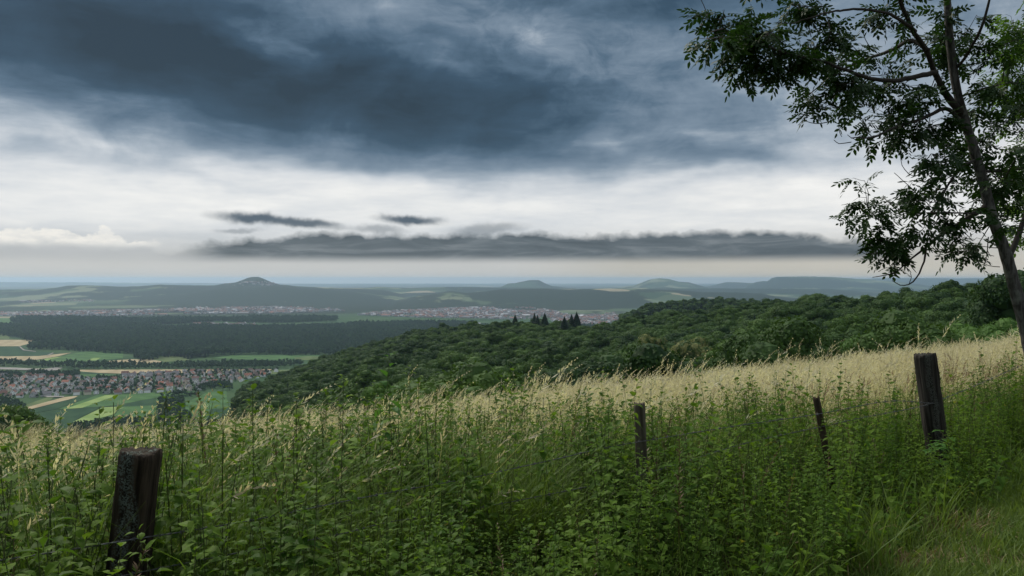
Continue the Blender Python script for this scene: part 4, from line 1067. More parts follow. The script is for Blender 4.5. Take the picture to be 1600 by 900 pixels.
limbs = [(pxl(trunk), trad),
 (pxl([(1504, 178), (1480, 145), (1462, 108), (1448, 75), (1425, 40), (1405, 0), (1380, -60), (1350, -120)], dd=[0, -.05, -.1, -.2, -.3, -.4, -.5, -.6]), [x_*PXM for x_ in (8, 6, 5, 4.5, 4, 3.5, 2.5, 1)]),
 (pxl([(1540, 322), (1505, 345), (1470, 366), (1447, 384), (1424, 401), (1400, 420), (1380, 427), (1360, 430)], dd=[0, .05, .15, .2, .2, .25, .3, .3]), [x_*PXM for x_ in (6, 5, 4.2, 3.4, 2.2, 1.6, 1.2, .6)]),
 (pxl([(1447, 384), (1444, 408), (1432, 432), (1420, 443), (1406, 444), (1394, 438)], dd=[.2, .2, .15, .1, .1, .1]), [x_*PXM for x_ in (2.4, 1.8, 1.5, 1.3, 1, .5)]),
 (pxl([(1516, 215), (1484, 172), (1450, 184), (1417, 197), (1385, 212), (1360, 223), (1330, 222)], dd=[0, -.1, -.3, -.5, -.7, -.8, -.9]), [x_*PXM for x_ in (3, 4, 3.5, 3, 2.5, 1.8, .8)]),
 (pxl([(1463, 112), (1430, 118), (1395, 122), (1350, 112), (1310, 100), (1270, 90), (1220, 80), (1170, 62), (1130, 45)], dd=[-.1, -.25, -.4, -.6, -.8, -.95, -1.1, -1.2, -1.3]), [x_*PXM for x_ in (5, 4.5, 4, 3.5, 3, 2.6, 2.2, 1.6, .7)]),
 (pxl([(1450, 78), (1424, 62), (1395, 78), (1350, 96), (1300, 118), (1260, 150)], dd=[-.2, 0, .3, .6, .8, .9]), [x_*PXM for x_ in (4, 3.8, 3.2, 2.6, 2, .8)]),
 (pxl([(1430, 48), (1400, 26), (1375, 14), (1330, 10), (1285, 16), (1248, 28), (1215, 30)], dd=[-.3, -.6, -.8, -1, -1.2, -1.2, -1.3]), [x_*PXM for x_ in (3.5, 3, 2.6, 2.2, 1.6, 1.2, .6)]),
 (pxl([(1493, 108), (1515, 76), (1532, 42), (1546, 0), (1556, -50)], dd=[0, -.3, -.5, -.6, -.7]), [x_*PXM for x_ in (3, 2.8, 2.5, 2, 1)]),
 (pxl([(1578, 402), (1592, 368), (1604, 335), (1625, 290), (1640, 240)], dd=[0, .1, .2, .3, .4]), [x_*PXM for x_ in (6, 5, 4.5, 3.5, 2)]),
 (pxl([(1534, 268), (1568, 266), (1600, 262), (1640, 250)], dd=[0, .3, .5, .8]), [x_*PXM for x_ in (3, 3, 2.8, 2)]),
 (pxl([(1524, 250), (1500, 262), (1475, 300), (1455, 330), (1430, 350)], dd=[0, -.3, -.4, -.5, -.5]), [x_*PXM for x_ in (3, 2.5, 2, 1.4, .7)]),
 (pxl([(1480, 0), (1440, -40), (1380, -60), (1300, -70), (1200, -60)], dd=[0, -.4, -.8, -1.2, -1.6]), [x_*PXM for x_ in (4, 3.5, 3, 2, 1)]),
 (pxl([(1478, -30), (1520, -80), (1580, -120), (1650, -150)], dd=[0, .3, .6, 1]), [x_*PXM for x_ in (4, 3.5, 2.5, 1)]),
]
CLP = [(1122, 36), (1132, 60), (1172, 33), (1150, 20), (1147, 92), (1158, 118), (1182, 105), (1205, 83), (1225, 68), (1224, 30), (1238, 4), (1222, 126), (1232, 102), (1258, 90), (1275, 72), (1297, 50), (1291, 97), (1269, 145), (1258, 165), (1285, 167), (1294, 122), (1305, 143), (1285, 12), (1198, 52), (1185, 62), (1170, 62),
 (1353, 38), (1390, 17), (1323, 67), (1370, 90), (1360, 117), (1340, 152), (1318, 158), (1403, 112), (1403, 137), (1390, 182), (1363, 203), (1390, 215), (1423, 187), (1437, 160), (1453, 33), (1443, 57), (1463, 110), (1470, 207), (1460, 223), (1490, 217), (1503, 260), (1480, 250), (1487, 280), (1437, 293), (1520, 27), (1537, 67), (1553, 93), (1520, 140), (1543, 167), (1563, 200), (1537, 187), (1587, 233), (1553, 240), (1570, 273), (1537, 217), (1330, 128), (1380, 140), (1345, 185), (1425, 20), (1470, 20), (1500, 50), (1420, 215), (1446, 196), (1500, 90), (1475, 75), (1415, 160), (1340, 98), (1445, 130),
 (1351, 285), (1347, 303), (1380, 303), (1354, 325), (1343, 347), (1362, 344), (1351, 366), (1376, 377), (1391, 351), (1380, 400), (1369, 388), (1398, 398), (1424, 300), (1442, 318), (1461, 338), (1424, 366), (1431, 384), (1468, 296), (1483, 318), (1490, 344), (1468, 267), (1490, 285), (1505, 322), (1497, 366), (1508, 384), (1519, 377), (1497, 400), (1512, 408), (1563, 303), (1582, 285), (1563, 340), (1582, 322), (1549, 296), (1589, 352), (1408, 330), (1400, 375), (1450, 355), (1545, 262), (1520, 210), (1480, 235), (1530, 240), (1586, 180), (1590, 130), (1575, 60), (1560, 130),
 (1400, -40), (1440, -70), (1500, -60), (1340, -50), (1290, -40), (1230, -50), (1180, -40), (1550, -70), (1600, -100), (1470, -140), (1430, -120), (1640, 200), (1640, 120), (1640, 40)]
def limb_depth(px, py):
    # foliage hangs round the nearest limb, some in front, some behind
    if px < 1340 and py < 200: return -.3 - (1340 - px) / 240.0
    if px < 1470 and py > 270: return .1
    return 0.0
rr = np.random.default_rng(17)
cl = []
for px, py in CLP:
    D = TD + limb_depth(px, py) + rr.normal(0, .35 if px < 1480 else .6)
    if abs(px - np.interp(py, [0, 105, 235, 338, 440], [1480, 1489, 1522, 1550, 1583])) < 28: D = TD + abs(rr.normal(.55, .25))
    cl.append((at(px + rr.normal(0, 3), py + rr.normal(0, 3), D), 26 * PXM, int(rr.integers(3, 6) - (1 if px < 1530 and py > 262 else 0) + (2 if px < 1300 and py < 135 else 0))))
bare = [(pxl([(1330, 222), (1310, 225), (1302, 219)]), .006), (pxl([(1345, 221), (1330, 215), (1324, 210)]), .005), (pxl([(1310, 183), (1312, 205), (1316, 213)]), .005), (pxl([(1300, 190), (1275, 193), (1254, 187)]), .006),
        (pxl([(1455, 240), (1444, 255), (1441, 270), (1425, 273), (1411, 257), (1408, 238)]), .006), (pxl([(1468, 275), (1452, 262), (1446, 248)]), .005), (pxl([(1430, 300), (1410, 282), (1397, 270)]), .005),
        (pxl([(1545, 370), (1543, 395), (1537, 420)]), .007), (pxl([(1562, 417), (1545, 415), (1528, 406)]), .005), (pxl([(1553, 400), (1546, 398), (1543, 392)]), .004), (pxl([(1105, 22), (1100, 8), (1092, -8)]), .005),
        (pxl([(1375, 396), (1352, 397), (1341, 390)]), .004), (pxl([(1398, 421), (1385, 418), (1372, 424)]), .004), (pxl([(1421, 443), (1424, 434), (1422, 428)]), .004), (pxl([(1500, 392), (1480, 394), (1467, 383)]), .005),
        (pxl([(1268, 58), (1262, 30), (1253, 8)]), .005), (pxl([(1590, 60), (1560, 75), (1525, 90)]), .004), (pxl([(1360, 75), (1352, 62), (1348, 50)]), .005)]
bx_, by_ = (1655 - 800) / F * TD, TD
build_ash('slender leaning ash tree at the right edge, branches reaching left over the meadow', (bx_, by_, hz(bx_, by_) - .1), limbs, None, cl, 5, M_ASH, None, bare=bare)
# second ash, further right: only its light leaves reach into the picture
D2 = 11.5
tr2 = [(1740, 620), (1738, 520), (1732, 400), (1725, 280), (1715, 150), (1705, 20), (1700, -100), (1695, -220)]
limbs2 = [([at(a_, b_, D2) for a_, b_ in tr2], [.17, .15, .14, .125, .10, .08, .05, .02]),
 ([at(1722, 240, D2), at(1690, 200, D2 - .2), at(1640, 170, D2 - .3), at(1590, 160, D2 - .3)], [.05, .04, .025, .008]),
 ([at(1710, 110, D2), at(1670, 70, D2 + .2), at(1620, 50, D2 + .3), at(1580, 40, D2 + .4)], [.045, .035, .02, .008]),
 ([at(1728, 330, D2), at(1690, 320, D2 + .2), at(1640, 310, D2 + .3), at(1600, 300, D2 + .3)], [.045, .035, .02, .008]),
 ([at(1705, 10, D2), at(1760, -60, D2), at(1830, -100, D2 + .5)], [.045, .03, .01])]
cl2 = []
for px, py in [(1585, 30), (1592, 62), (1575, 85), (1590, 105), (1580, 130), (1595, 150), (1565, 150), (1588, 180), (1597, 205), (1570, 115), (1600, 235), (1588, 260), (1600, 285), (1592, 330), (1605, 10), (1610, 80), (1615, 140), (1625, 60), (1630, 180), (1620, 230), (1640, 290), (1650, 100), (1660, 200), (1670, 40), (1690, 120), (1700, 250), (1720, 60), (1740, 160), (1750, -40), (1800, -80), (1780, 60), (1800, 180), (1580, 160), (1604, 50), (1604, 120), (1610, 170), (1608, 205), (1605, 340), (1590, 375), (1640, 350)]:
    cl2.append((at(px, py, D2 + rr.normal(0, .4)), .24, int(rr.integers(5, 8))))
bx2, by2 = (1740 - 800) / F * D2, D2
build_ash('yellow-green leaved ash whose leaves fill the upper right corner behind the dark one', (bx2, by2, hz(bx2, by2) - .1), limbs2, None, cl2, 9, M_ASH2, None)
# ------------------------------------------------------------ meadow and herbs
M_STRAW = leafmat('dry golden grass', (0.30, 0.28, 0.14, 1), (0.78, 0.73, 0.50, 1), trans=.45, scale=1.2, spec=.1)
M_HEAD = leafmat('grass seed heads', (0.42, 0.36, 0.26, 1), (0.84, 0.79, 0.65, 1), trans=.45, scale=1.2, spec=.1)
M_HEAD2 = leafmat('purplish seed heads', (0.22, 0.15, 0.11, 1), (0.38, 0.28, 0.20, 1), trans=.3, scale=1.2, spec=.1)
M_GRASS = leafmat('green grass blades', (0.065, 0.13, 0.018, 1), (0.17, 0.25, 0.05, 1), trans=.40, scale=1.5, spec=.2)
M_NET = leafmat('nettle leaves', (0.036, 0.095, 0.012, 1), (0.150, 0.250, 0.032, 1), (0.26, 0.26, 0.04, 1), trans=.40, scale=1.6, spec=.08, rnd=1.2)
M_HERB = leafmat('herb leaves', (0.065, 0.14, 0.020, 1), (0.17, 0.27, 0.045, 1), trans=.42, scale=1.6, spec=.08)
M_STEM = leafmat('green brown stems', (0.055, 0.095, 0.022, 1), (0.09, 0.10, 0.035, 1), trans=.1, scale=2)
M_BROWN = leafmat('brown seeded stalks', (0.10, 0.07, 0.035, 1), (0.19, 0.13, 0.07, 1), trans=.2, scale=2)
M_RASP = leafmat('bright bramble leaves', (0.06, 0.16, 0.03, 1), (0.11, 0.24, 0.05, 1), trans=.4, scale=3)
def arc(r2, h, lean, az_, n=6, curl=1.6):
    u = np.linspace(0, 1, n); d = np.array([math.cos(az_), math.sin(az_), 0])
    return d[None, :] * (lean * h * u**curl)[:, None] + np.stack([u*0, u*0, h * (u - .12 * lean * u**3)], 1)
def grass_clump(seed, n, rad, h0, h1, mstem, mhead, head='panicle', leaves=1.0, wind=(.25, .35)):
    r2 = np.random.default_rng(seed); g = Geo()
    for k in range(n):
        b_ = np.array([r2.normal(0, rad*.5), r2.normal(0, rad*.5), -.03]); h = r2.uniform(h0, h1)
        az_ = r2.normal(0, .9); lean = abs(r2.normal(*wind)); P = arc(r2, h, lean, az_, 6, 2.0) + b_
        sd = np.array([math.cos(az_ + r2.uniform(-.6, .6) + PI/2 * r2.integers(0, 2)), math.sin(az_ + 1.3), 0]); sd /= np.linalg.norm(sd)
        g.ribbon(P, np.linspace(.0042, .0022, 6), sd, 0)
        if head:
            L = h * r2.uniform(.13, .22); T = P[-1] - P[-2]; T /= np.linalg.norm(T); nn = int(r2.integers(7, 12)); bend = np.array([math.cos(az_), math.sin(az_), -.35])
            for j_ in range(nn):
                u = j_ / (nn - 1); c = P[-1] + T * L * (u - .1) + bend * L * .30 * u*u
                for sg in (-1, 1):
                    l = L * (.20 if head == 'panicle' else .11) * (1.15 - u) * r2.uniform(.6, 1.2) + .010; s_ = r2.normal(size=3); s_ -= T * s_.dot(T); s_ /= np.linalg.norm(s_) + 1e-6
                    e = c + T * l * .9 + s_ * l * (.55 if head == 'panicle' else .25); wv = np.cross(T, s_) * .0052
                    mid = (c + e) / 2
                    g.add([c, mid + wv, e, mid - wv], [(0, 1, 2, 3)], None, 1)
    for k in range(int(n * leaves)):
        b_ = np.array([r2.normal(0, rad*.5), r2.normal(0, rad*.5), -.03]); h = r2.uniform(h0*.45, h1*.75); az_ = r2.uniform(0, 2*PI); lean = abs(r2.normal(.5, .3))
        P = arc(r2, h, lean, az_, 5, 2.2) + b_; sd = np.array([-math.sin(az_), math.cos(az_), 0])
        g.ribbon(P, [.005, .0065, .006, .004, .0006], sd, 0 if r2.uniform() < .75 else 2)
    return g
def leaf_strip(g, p0, d, L, w, droop, m, up=np.array([0, 0, 1.]), fold=.25, n=4):
    """a pointed leaf of two folded halves"""
    d = np.asarray(d, float); d /= np.linalg.norm(d); s_ = np.cross(up, d); s_ /= np.linalg.norm(s_) + 1e-9; nrm = np.cross(d, s_)
    u = np.linspace(0, 1, n + 1); prof = np.sin(np.minimum(u * 1.18 + .10, 1.0) * PI) ** .8 * (1 - u**3 * .3); prof[0] = .12; prof[-1] = .02
    mid = p0 + d[None]*(L*u)[:, None] + np.array([0, 0, -1.])[None]*(droop*L*u*u)[:, None]
    a_ = mid + s_[None]*(w/2*prof)[:, None] + nrm[None]*(fold*w/2*prof)[:, None]; b_ = mid - s_[None]*(w/2*prof)[:, None] + nrm[None]*(fold*w/2*prof)[:, None]
    V = np.concatenate([a_, mid, b_]); k = n + 1; i_ = np.arange(n)
    g.add(V, np.concatenate([np.stack([i_, i_+1, i_+1+k, i_+k], 1), np.stack([i_+k, i_+1+k, i_+1+2*k, i_+2*k], 1)]), None, m)
def nettle(seed, h, L=.105, wr=.5, gap=.052, top=True, ml=0, ms=1, mh=2):
    r2 = np.random.default_rng(seed); g = Geo(); az_ = r2.uniform(0, 2*PI); P = arc(r2, h, abs(r2.normal(.10, .08)), az_, 9, 1.8)
    g.tube(P, np.linspace(.0034, .0015, 9), 5, ms)
    n = int(h / gap); rot = r2.uniform(0, PI)
    for k in range(2, n + 1):
        u = k / n; q = np.array([np.interp(u * 8, np.arange(9), P[:, i_]) for i_ in range(3)]); a0 = rot + k * PI / 2
        f = math.sin(min(1, (1 - u) * 2.2 + .34) * PI / 2) * (.6 + .4 * min(1, u * 2.2))
        if u < .2 and r2.uniform() < .5: continue
        for sg in (0, PI):
            if r2.uniform() < .08: continue
            a_ = a0 + sg + r2.normal(0, .2); el_ = r2.normal(.20 if u < .85 else .6, .25); d = np.array([math.cos(a_)*math.cos(el_), math.sin(a_)*math.cos(el_), math.sin(el_)])
            pet = .03 * f; l = L * f * r2.uniform(.8, 1.25); p1 = q + d * pet
            leaf_strip(g, p1, d, l, l * wr * r2.uniform(.85, 1.15), r2.uniform(.25, .75), ml, fold=r2.uniform(.1, .45))
            if top and .5 < u < .97:
                for _ in range(2):
                    dd = np.array([math.cos(a_ + r2.normal(0, .8)), math.sin(a_ + r2.normal(0, .8)), -.5]); leaf_strip(g, q, dd, .045 * r2.uniform(.5, 1.2), .004, .6, mh, fold=0, n=2)
    return g
def herb(seed, h, L=.11, wr=.16, ml=0, ms=1):       # willow-leaved stalk
    r2 = np.random.default_rng(seed); g = Geo(); P = arc(r2, h, abs(r2.normal(.12, .08)), r2.uniform(0, 2*PI), 9, 1.8); g.tube(P, np.linspace(.004, .0018, 9), 5, ms)
    n = int(h / .028); 
    for k in range(3, n + 1):
        u = k / n; q = np.array([np.interp(u * 8, np.arange(9), P[:, i_]) for i_ in range(3)]); a_ = k * 2.4; el_ = .35 + .5 * u; d = np.array([math.cos(a_)*math.cos(el_), math.sin(a_)*math.cos(el_), math.sin(el_)])
        leaf_strip(g, q, d, L * (1.1 - .75 * u) * r2.uniform(.75, 1.2), L * wr, .5, ml, fold=.2)
    return g
def seeded(seed, h, ml=0, ms=1):                    # brown dock/mugwort like stalk with tassels
    r2 = np.random.default_rng(seed); g = Geo(); P = arc(r2, h, abs(r2.normal(.08, .05)), r2.uniform(0, 2*PI), 9, 1.8); g.tube(P, np.linspace(.0045, .0015, 9), 5, ms)
    for k in range(150):
        u = .42 + .58 * r2.uniform(); q = np.array([np.interp(u * 8, np.arange(9), P[:, i_]) for i_ in range(3)]); a_ = r2.uniform(0, 2*PI); l = .075 * (1.15 - u) + .012
        d = np.array([math.cos(a_), math.sin(a_), .9]); leaf_strip(g, q, d, l * r2.uniform(.5, 1.3), .011, .1, ms if r2.uniform() < .5 else ml, fold=.1, n=2)
    for k in range(12):
        u = r2.uniform(.1, .6); q = np.array([np.interp(u * 8, np.arange(9), P[:, i_]) for i_ in range(3)]); a_ = r2.uniform(0, 2*PI); leaf_strip(g, q, [math.cos(a_), math.sin(a_), .35], .10 * r2.uniform(.6, 1.2), .035, .7, ml)
    return g
def tuft(seed, n, rad, h0, h1):
    r2 = np.random.default_rng(seed); g = Geo()
    for k in range(n):
        b_ = np.array([r2.normal(0, rad), r2.normal(0, rad), -.02]); h = r2.uniform(h0, h1); az_ = r2.uniform(0, 2*PI); P = arc(r2, h, abs(r2.normal(.55, .3)), az_, 6, 2.1) + b_
        w = r2.uniform(.0035, .0075); g.ribbon(P, [w*.8, w, w, w*.8, w*.5, .0005], [-math.sin(az_), math.cos(az_), 0], 0)
    return g
# the golden meadow on the slope behind the fence
gm = [grass_clump(500 + k, 26, .30, .70, 1.05, 0, 1, 'panicle', 1.1).mesh('tuft', [M_STRAW, M_HEAD, M_GRASS]) for k in range(4)]
gm += [grass_clump(510 + k, 22, .28, .65, .98, 0, 1, 'spike', 1.3).mesh('tuft', [M_STRAW, M_HEAD, M_GRASS]) for k in range(2)]
gm += [grass_clump(520 + k, 10, .26, .6, .95, 0, 1, 'panicle', 3.4).mesh('tuft', [M_GRASS, M_HEAD2, M_GRASS]) for k in range(2)]
protosM = [proto('tuft', m_) for m_ in gm]
r_ = np.random.default_rng(23)
fence_pts = np.array([(-3.2, 2.2), (-1.54, 3.3), (.9, 5.6), (2.44, 6.4), (3.72, 7.2), (5.8, 9.0), (9.5, 11.6)])
def fence_y(x): return np.interp(x, fence_pts[:, 0], fence_pts[:, 1], left=None)
def fence_side(x, y):
    """metres beyond the fence line"""
    yl = np.where(x < -3.2, 2.2 + (x + 3.2) * .66, np.interp(x, fence_pts[:, 0], fence_pts[:, 1])); return (y - yl) * .82
def scat_pts(n, x0, x1, y0, y1, cond): 
    x = r_.uniform(x0, x1, n); y = r_.uniform(y0, y1, n); k = cond(x, y); return x[k], y[k]
def in_view(x, y, m_=1.5): return (np.abs(x) < .68 * y + m_) & (y > .3)
x, y = scat_pts(26000, -32, 33, 4, 47, lambda x, y: in_view(x, y) & (fence_side(x, y) > 2.4 - 1.1 * sstep(x, 2.5, 6) ) & (y < 46 + 3*np.sin(x*.5)))
keep = r_.uniform(size=len(x)) < np.clip(1.15 - (y - 10) * .012, .65, 1); x, y = x[keep], y[keep]
z = height(x, y); n = len(x); print('meadow', n)
patch = .5 * fbm(x / 2.0, y / 3.2, 71) + .5 * fbm(x / 7., y / 9., 72); pxm = 800 + F * x / y; grn = (patch > np.interp(pxm, [0, 500, 900, 1300, 1600], [.37, .40, .455, .50, .50])) | (fence_side(x, y) < 3.2 + 2.0 * (patch - .5)*4); ki = r_.integers(0, 6, n); ki[grn] = np.where(r_.uniform(size=grn.sum()) < .68, 6 + r_.integers(0, 2, grn.sum()), ki[grn])
rot = np.stack([r_.normal(0, .05, n), r_.normal(0, .05, n), r_.normal(.1, .35, n) + (fbm(x / 2.5, y / 2.5, 74) - .47) * 5], 1)
sc = r_.uniform(.72, 1.15, n) * (.58 + .46 * fbm(x / 1.6, y / 1.6, 73) + .42 * fbm(x / 5., y / 5., 75))
scatter('meadow_grass', np.stack([x, y, z], 1), rot, sc, ki, protosM)
# scattered tall grass stems that overtop the rest
tall = [proto('tuft', grass_clump(540 + k, 3, .10, 1.15, 1.42, 0, 1, 'panicle', 0, wind=(.38, .15)).mesh('tuft', [M_STRAW, M_HEAD])) for k in range(5)]
x, y = scat_pts(3200, -14, 14, 3.3, 26, lambda x, y: in_view(x, y, .5) & (fence_side(x, y) > .6) & ((x < 3) | (r_.uniform(size=len(x)) < .35)))
n = len(x); rot = np.stack([r_.normal(0, .1, n), r_.normal(0, .1, n), r_.normal(.1, .5, n)], 1)
scatter('tall_grass_stems', np.stack([x, y, height(x, y)], 1), rot, r_.uniform(.75, 1.12, n), r_.integers(0, 5, n), tall)
# nettles and herbs along the fence
GREEN_TOP = [(-400, 740), (0, 712), (130, 697), (300, 682), (500, 668), (700, 655), (900, 648), (1100, 640), (1250, 628), (1350, 640), (1450, 628), (1600, 590), (2200, 500)]
def cap_height(x, y, sc, h, jit=30):
    # the herbs stay as low as the sloping bank lets them grow; the fence line is trodden free on the near side
    n = len(x); px = 800 + F * x / y; lim = np.interp(px, *np.array(GREEN_TOP, float).T) + r_.normal(0, jit, n) * 1.0; lim = np.maximum(lim, np.interp(px, *np.array(GREEN_TOP, float).T) - 48)
    fs = fence_side(x, y); near = (fs < 0)
    lim = np.where(near & (px < 950), np.maximum(lim, 815 + r_.normal(0, 35, n)), lim)
    for pc, w_, Yp, yl in ((205, 72, 3.35, 930), (1001, 22, 5.6, 745), (1283, 20, 6.4, 700), (1452, 34, 7.2, 690)):
        m_ = (np.abs(px - pc) < w_) & (y < Yp + .12); lim = np.where(m_, np.maximum(lim, yl + r_.normal(0, 10, n)), lim)
    zmax = -(lim - HY) / F * y; hmax = np.maximum(zmax - height(x, y), .02); return np.minimum(sc, hmax / h)
nm = [nettle(600 + k, 1.15 + .12 * (k % 3)).mesh('nettle', [M_NET, M_STEM, M_STEM]) for k in range(7)]
nm += [nettle(610 + k, .75, L=.10, wr=.55, gap=.07, top=False).mesh('nettle', [M_NET, M_STEM, M_STEM]) for k in range(3)]
nm += [herb(620 + k, 1.05).mesh('herb', [M_HERB, M_STEM]) for k in range(3)]
nm += [seeded(630 + k, 1.2).mesh('stalk', [M_HERB, M_BROWN]) for k in range(2)]
nm += [tuft(640 + k, 40, .10, .55, 1.05).mesh('tuft', [M_GRASS]) for k in range(2)]
protosN = [proto('nettle', m_) for m_ in nm]
def track_side(x, y):
    """metres beyond the edge of the mown track"""
    return ((y - 4.55) - (x - 1.85) * .93) * .73
x, y = scat_pts(30000, -11, 11, 1.2, 16, lambda x, y: in_view(x, y, .8) & (fence_side(x, y) < 8.5) & (track_side(x, y) > .1 + .25*np.sin(x*3)) & (np.hypot(x, y) > 2.0))
fs = fence_side(x, y); dens = np.clip(1.2 - np.maximum(fs - .8, 0) * np.interp(800 + F * x / y, [0, 500, 1000, 1300], [.13, .15, .24, .36]), .05, 1) * (.55 + .6 * fbm(x, y, 81)); dens = np.minimum(dens * 1.3, 1) * np.where(x > 3.2, np.clip(1.3 - (fs - .2) * .8, .15, 1), 1)
keep = r_.uniform(size=len(x)) < dens; x, y, fs = x[keep], y[keep], fs[keep]; n = len(x); print('herbs', n)
mixn = fbm(x / .9, y / .9, 83)
ki = r_.choice(15, n, p=np.array([8, 8, 8, 8, 8, 8, 8, 5, 5, 5, 4, 4, 4, 2.2, 2.2]) / 88.4 * 1.0 if False else (lambda a: a / a.sum())(np.array([7, 7, 7, 7, 7, 7, 7, 5, 5, 5, 9, 9, 9, 2.5, 2.5])))
ki = np.where((mixn > .53) & (r_.uniform(size=n) < .8) & (track_side(x, y) > .7), 15 + r_.integers(0, 2, n), ki); ki = np.where((mixn < .36) & (r_.uniform(size=n) < .5), 10 + r_.integers(0, 3, n), ki)
# near the track they are low; towards the camera too, so that the view stays open
hmax = np.clip(.45 + track_side(x, y) * .45, .4, 1.0) * np.clip(.35 + .25 * np.hypot(x, y), .5, 1.0) * (1.0 + .16 * sstep(-x, -2.0, 1.5))
sc = hmax * r_.uniform(.74, 1.14, n) * (.66 + .68 * fbm(x / .9, y / .9, 84)); sc = np.where((ki >= 15) & (track_side(x, y) < 1.5), sc * .6, sc)
sc = cap_height(x, y, sc, np.array([1.2]*7 + [.8]*3 + [1.05]*3 + [1.2]*2 + [.95]*2)[ki])
ok = sc > .22; x, y, sc, ki = x[ok], y[ok], sc[ok], ki[ok]; n = len(x); print('herbs kept', n)
rot = np.stack([r_.normal(0, .10, n), r_.normal(0, .10, n), r_.uniform(0, 2*PI, n)], 1)
scatter('nettle_thicket', np.stack([x, y, height(x, y)], 1), rot, sc, ki, protosN)
# low leaves that fill the gaps between the stems
lowp = [proto('herb', nettle(650 + k, .42, L=.085, wr=.55, gap=.04, top=False).mesh('herb', [M_NET, M_STEM, M_STEM])) for k in range(3)] + [proto('tuft', tuft(660 + k, 34, .09, .22, .5).mesh('tuft', [M_GRASS])) for k in range(2)]
x, y = scat_pts(6000, -8, 11, 1.2, 11, lambda x, y: in_view(x, y, .8) & (fence_side(x, y) < 3.0) & (track_side(x, y) > -.1) & (np.hypot(x, y) > 1.7)); n = len(x)
scatter('undergrowth', np.stack([x, y, height(x, y)], 1), np.stack([r_.normal(0, .2, n), r_.normal(0, .2, n), r_.uniform(0, 2*PI, n)], 1), cap_height(x, y, r_.uniform(.6, 1.25, n), .5), r_.integers(0, 5, n), lowp)
# the mown track, lower right
M_CUT = leafmat('mown grass', (0.09, 0.16, 0.03, 1), (0.18, 0.25, 0.06, 1), trans=.4, scale=1.3); M_DRY = leafmat('dry cut grass', (0.20, 0.16, 0.08, 1), (0.34, 0.27, 0.14, 1), trans=.2, scale=2)
cut = [proto('tuft', tuft(670 + k, 46, .07, .05, .15).mesh('tuft', [M_CUT])) for k in range(3)] + [proto('tuft', tuft(680 + k, 26, .09, .04, .12).mesh('tuft', [M_DRY])) for k in range(2)] + [proto('tuft', tuft(690, 40, .06, .18, .34).mesh('tuft', [M_GRASS]))]
x, y = scat_pts(16000, -1, 11, 2.0, 11, lambda x, y: in_view(x, y, .6) & (track_side(x, y) < .35)); n = len(x)
dry = fbm(x / .8, y / .8, 88); ki = np.where(dry > .61, 3 + r_.integers(0, 2, n), r_.integers(0, 3, n)); ki = np.where((track_side(x, y) > -.3) & (r_.uniform(size=n) < .05), 5, ki)
scatter('mown_grass', np.stack([x, y, height(x, y)], 1), np.stack([r_.normal(0, .3, n), r_.normal(0, .3, n), r_.uniform(0, 2*PI, n)], 1), r_.uniform(.7, 1.3, n), ki, cut)
# plants one can point at
def plant(name, px, pyt, Y, h, me_stem_leaf, label, cat, group=None, rz=0.0, tilt=(0, 0)):
    top = at(px, pyt, Y); x_, y_ = top[0], top[1]; zg = hz(x_, y_); t = empty(name, (x_, y_, zg), rz); tag(t, label, cat, group)
    k = (top[2] - zg) / h; t.scale = (max(.8, min(k, 1.3)),) * 2 + (k,); t.rotation_euler = (tilt[0], tilt[1], rz)
    for nm_, me in me_stem_leaf: obj(nm_, me, t)
    return t
def split_mesh(g, mats_by, names):
    """one mesh per material slot"""
    out = []; V = np.concatenate(g.v); fs = np.concatenate(g.q) if g.q else np.zeros((0, 4), int); fm = np.concatenate(g.qm) if g.q else np.zeros(0, int); ts = np.concatenate(g.t) if g.t else np.zeros((0, 3), int); tm = np.concatenate(g.tm) if g.t else np.zeros(0, int)
    for k, (m_, nm_) in enumerate(zip(mats_by, names)):
        ff = [f for f in (fs[fm == k], ts[tm == k]) if len(f)]
        if not ff: continue
        used = np.unique(np.concatenate([f.ravel() for f in ff])); mp = np.zeros(len(V), int); mp[used] = np.arange(len(used)); out.append((nm_, mesh_np(nm_, V[used], [mp[f] for f in ff], [m_])))
    return out
G_ST = 'tall single stalks above the grass'
plant('nettle', 243, 612, 4.3, 1.3, split_mesh(nettle(700, 1.3, gap=.045, L=.08), [M_NET, M_STEM, M_STEM], ['foliage', 'stem', 'tassel']), 'tall dark nettle stalk rising just above the lichen post', 'nettle', G_ST)
plant('thistle', 596, 556, 6.2, 1.5, split_mesh(nettle(701, 1.5, gap=.07, L=.15, wr=.45, top=False), [M_RASP, M_STEM, M_STEM], ['foliage', 'stem', 'tassel']), 'tall light green leafy stalk towering over the grass left of centre', 'plant', G_ST)
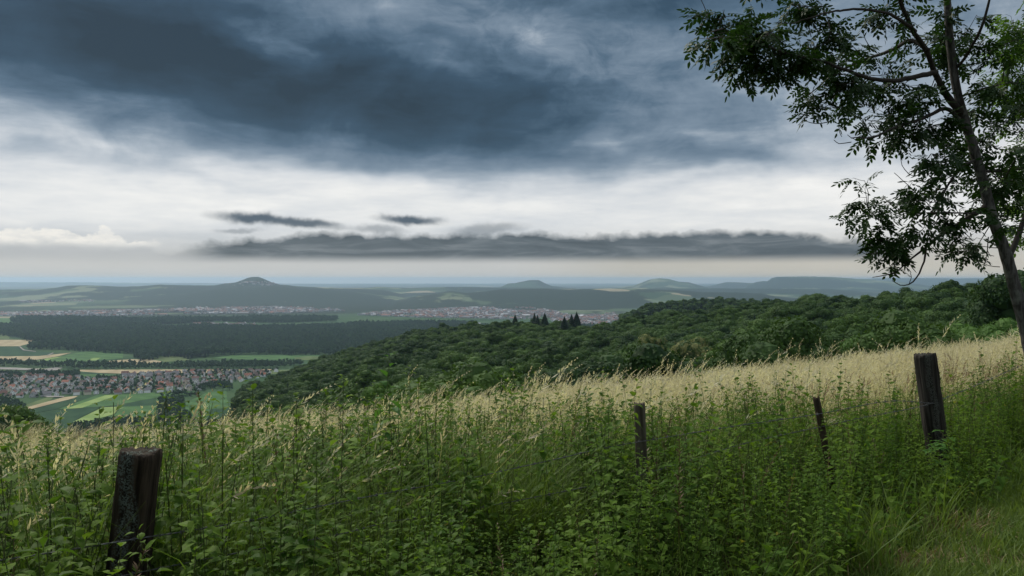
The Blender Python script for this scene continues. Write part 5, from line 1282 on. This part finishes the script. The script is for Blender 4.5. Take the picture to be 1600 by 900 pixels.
plant('willowherb', 1281, 576, 8.4, 1.2, split_mesh(herb(702, 1.2, L=.10, wr=.3), [M_HERB, M_STEM], ['foliage', 'stem']), 'dark upright willowherb stalk directly behind the thin stake', 'plant', G_ST)
plant('willowherb', 1505, 600, 7.0, 1.2, split_mesh(herb(703, 1.2, L=.16, wr=.14), [M_HERB, M_STEM], ['foliage', 'stem']), 'branching narrow-leaved stalk right of the thick post', 'plant', G_ST)
plant('dock', 1417, 570, 8.0, 1.2, split_mesh(seeded(704, 1.2), [M_HERB, M_BROWN], ['foliage', 'stem']), 'dark seeded dock stalk standing left behind the thick post', 'plant', G_ST)
plant('dock', 880, 600, 6.6, 1.2, split_mesh(seeded(705, 1.2), [M_HERB, M_BROWN], ['foliage', 'stem']), 'brown seeded dock stalk above the golden strip near the picture centre', 'plant', G_ST)
plant('dock', 335, 608, 5.0, 1.2, split_mesh(seeded(706, 1.2), [M_HERB, M_BROWN], ['foliage', 'stem']), 'brown dock stalk right of the dark nettle, in front of the fields', 'plant', G_ST)
plant('dock', 1113, 640, 6.6, 1.2, split_mesh(seeded(707, 1.2), [M_HERB, M_BROWN], ['foliage', 'stem']), 'green brown dock stalk right of the round post', 'plant', G_ST)
def bramble(seed, h):
    r2 = np.random.default_rng(seed); g = Geo()
    for st in range(4):
        az_ = r2.uniform(0, 2*PI); P = arc(r2, h * r2.uniform(.7, 1), .35, az_, 9, 1.6); g.tube(P, np.linspace(.005, .002, 9), 5, 1)
        for k in range(9):
            u = .3 + .7 * k / 8; q = np.array([np.interp(u * 8, np.arange(9), P[:, i_]) for i_ in range(3)]); a_ = k * 2.2 + st; d = np.array([math.cos(a_), math.sin(a_), .35]); p1 = q + d * .05; g.tube(np.array([q, p1]), .0015, 4, 1)
            for da in (-1.1, 0, 1.1): leaf_strip(g, p1, [math.cos(a_ + da), math.sin(a_ + da), .05], .085 * r2.uniform(.8, 1.2), .06, .4, 0, fold=.15)
    return g
plant('bramble', 1478, 672, 6.75, .62, split_mesh(bramble(710, .62), [M_RASP, M_STEM], ['foliage', 'stem']), 'fresh bright bramble growing at the foot of the thick right post', 'bramble')
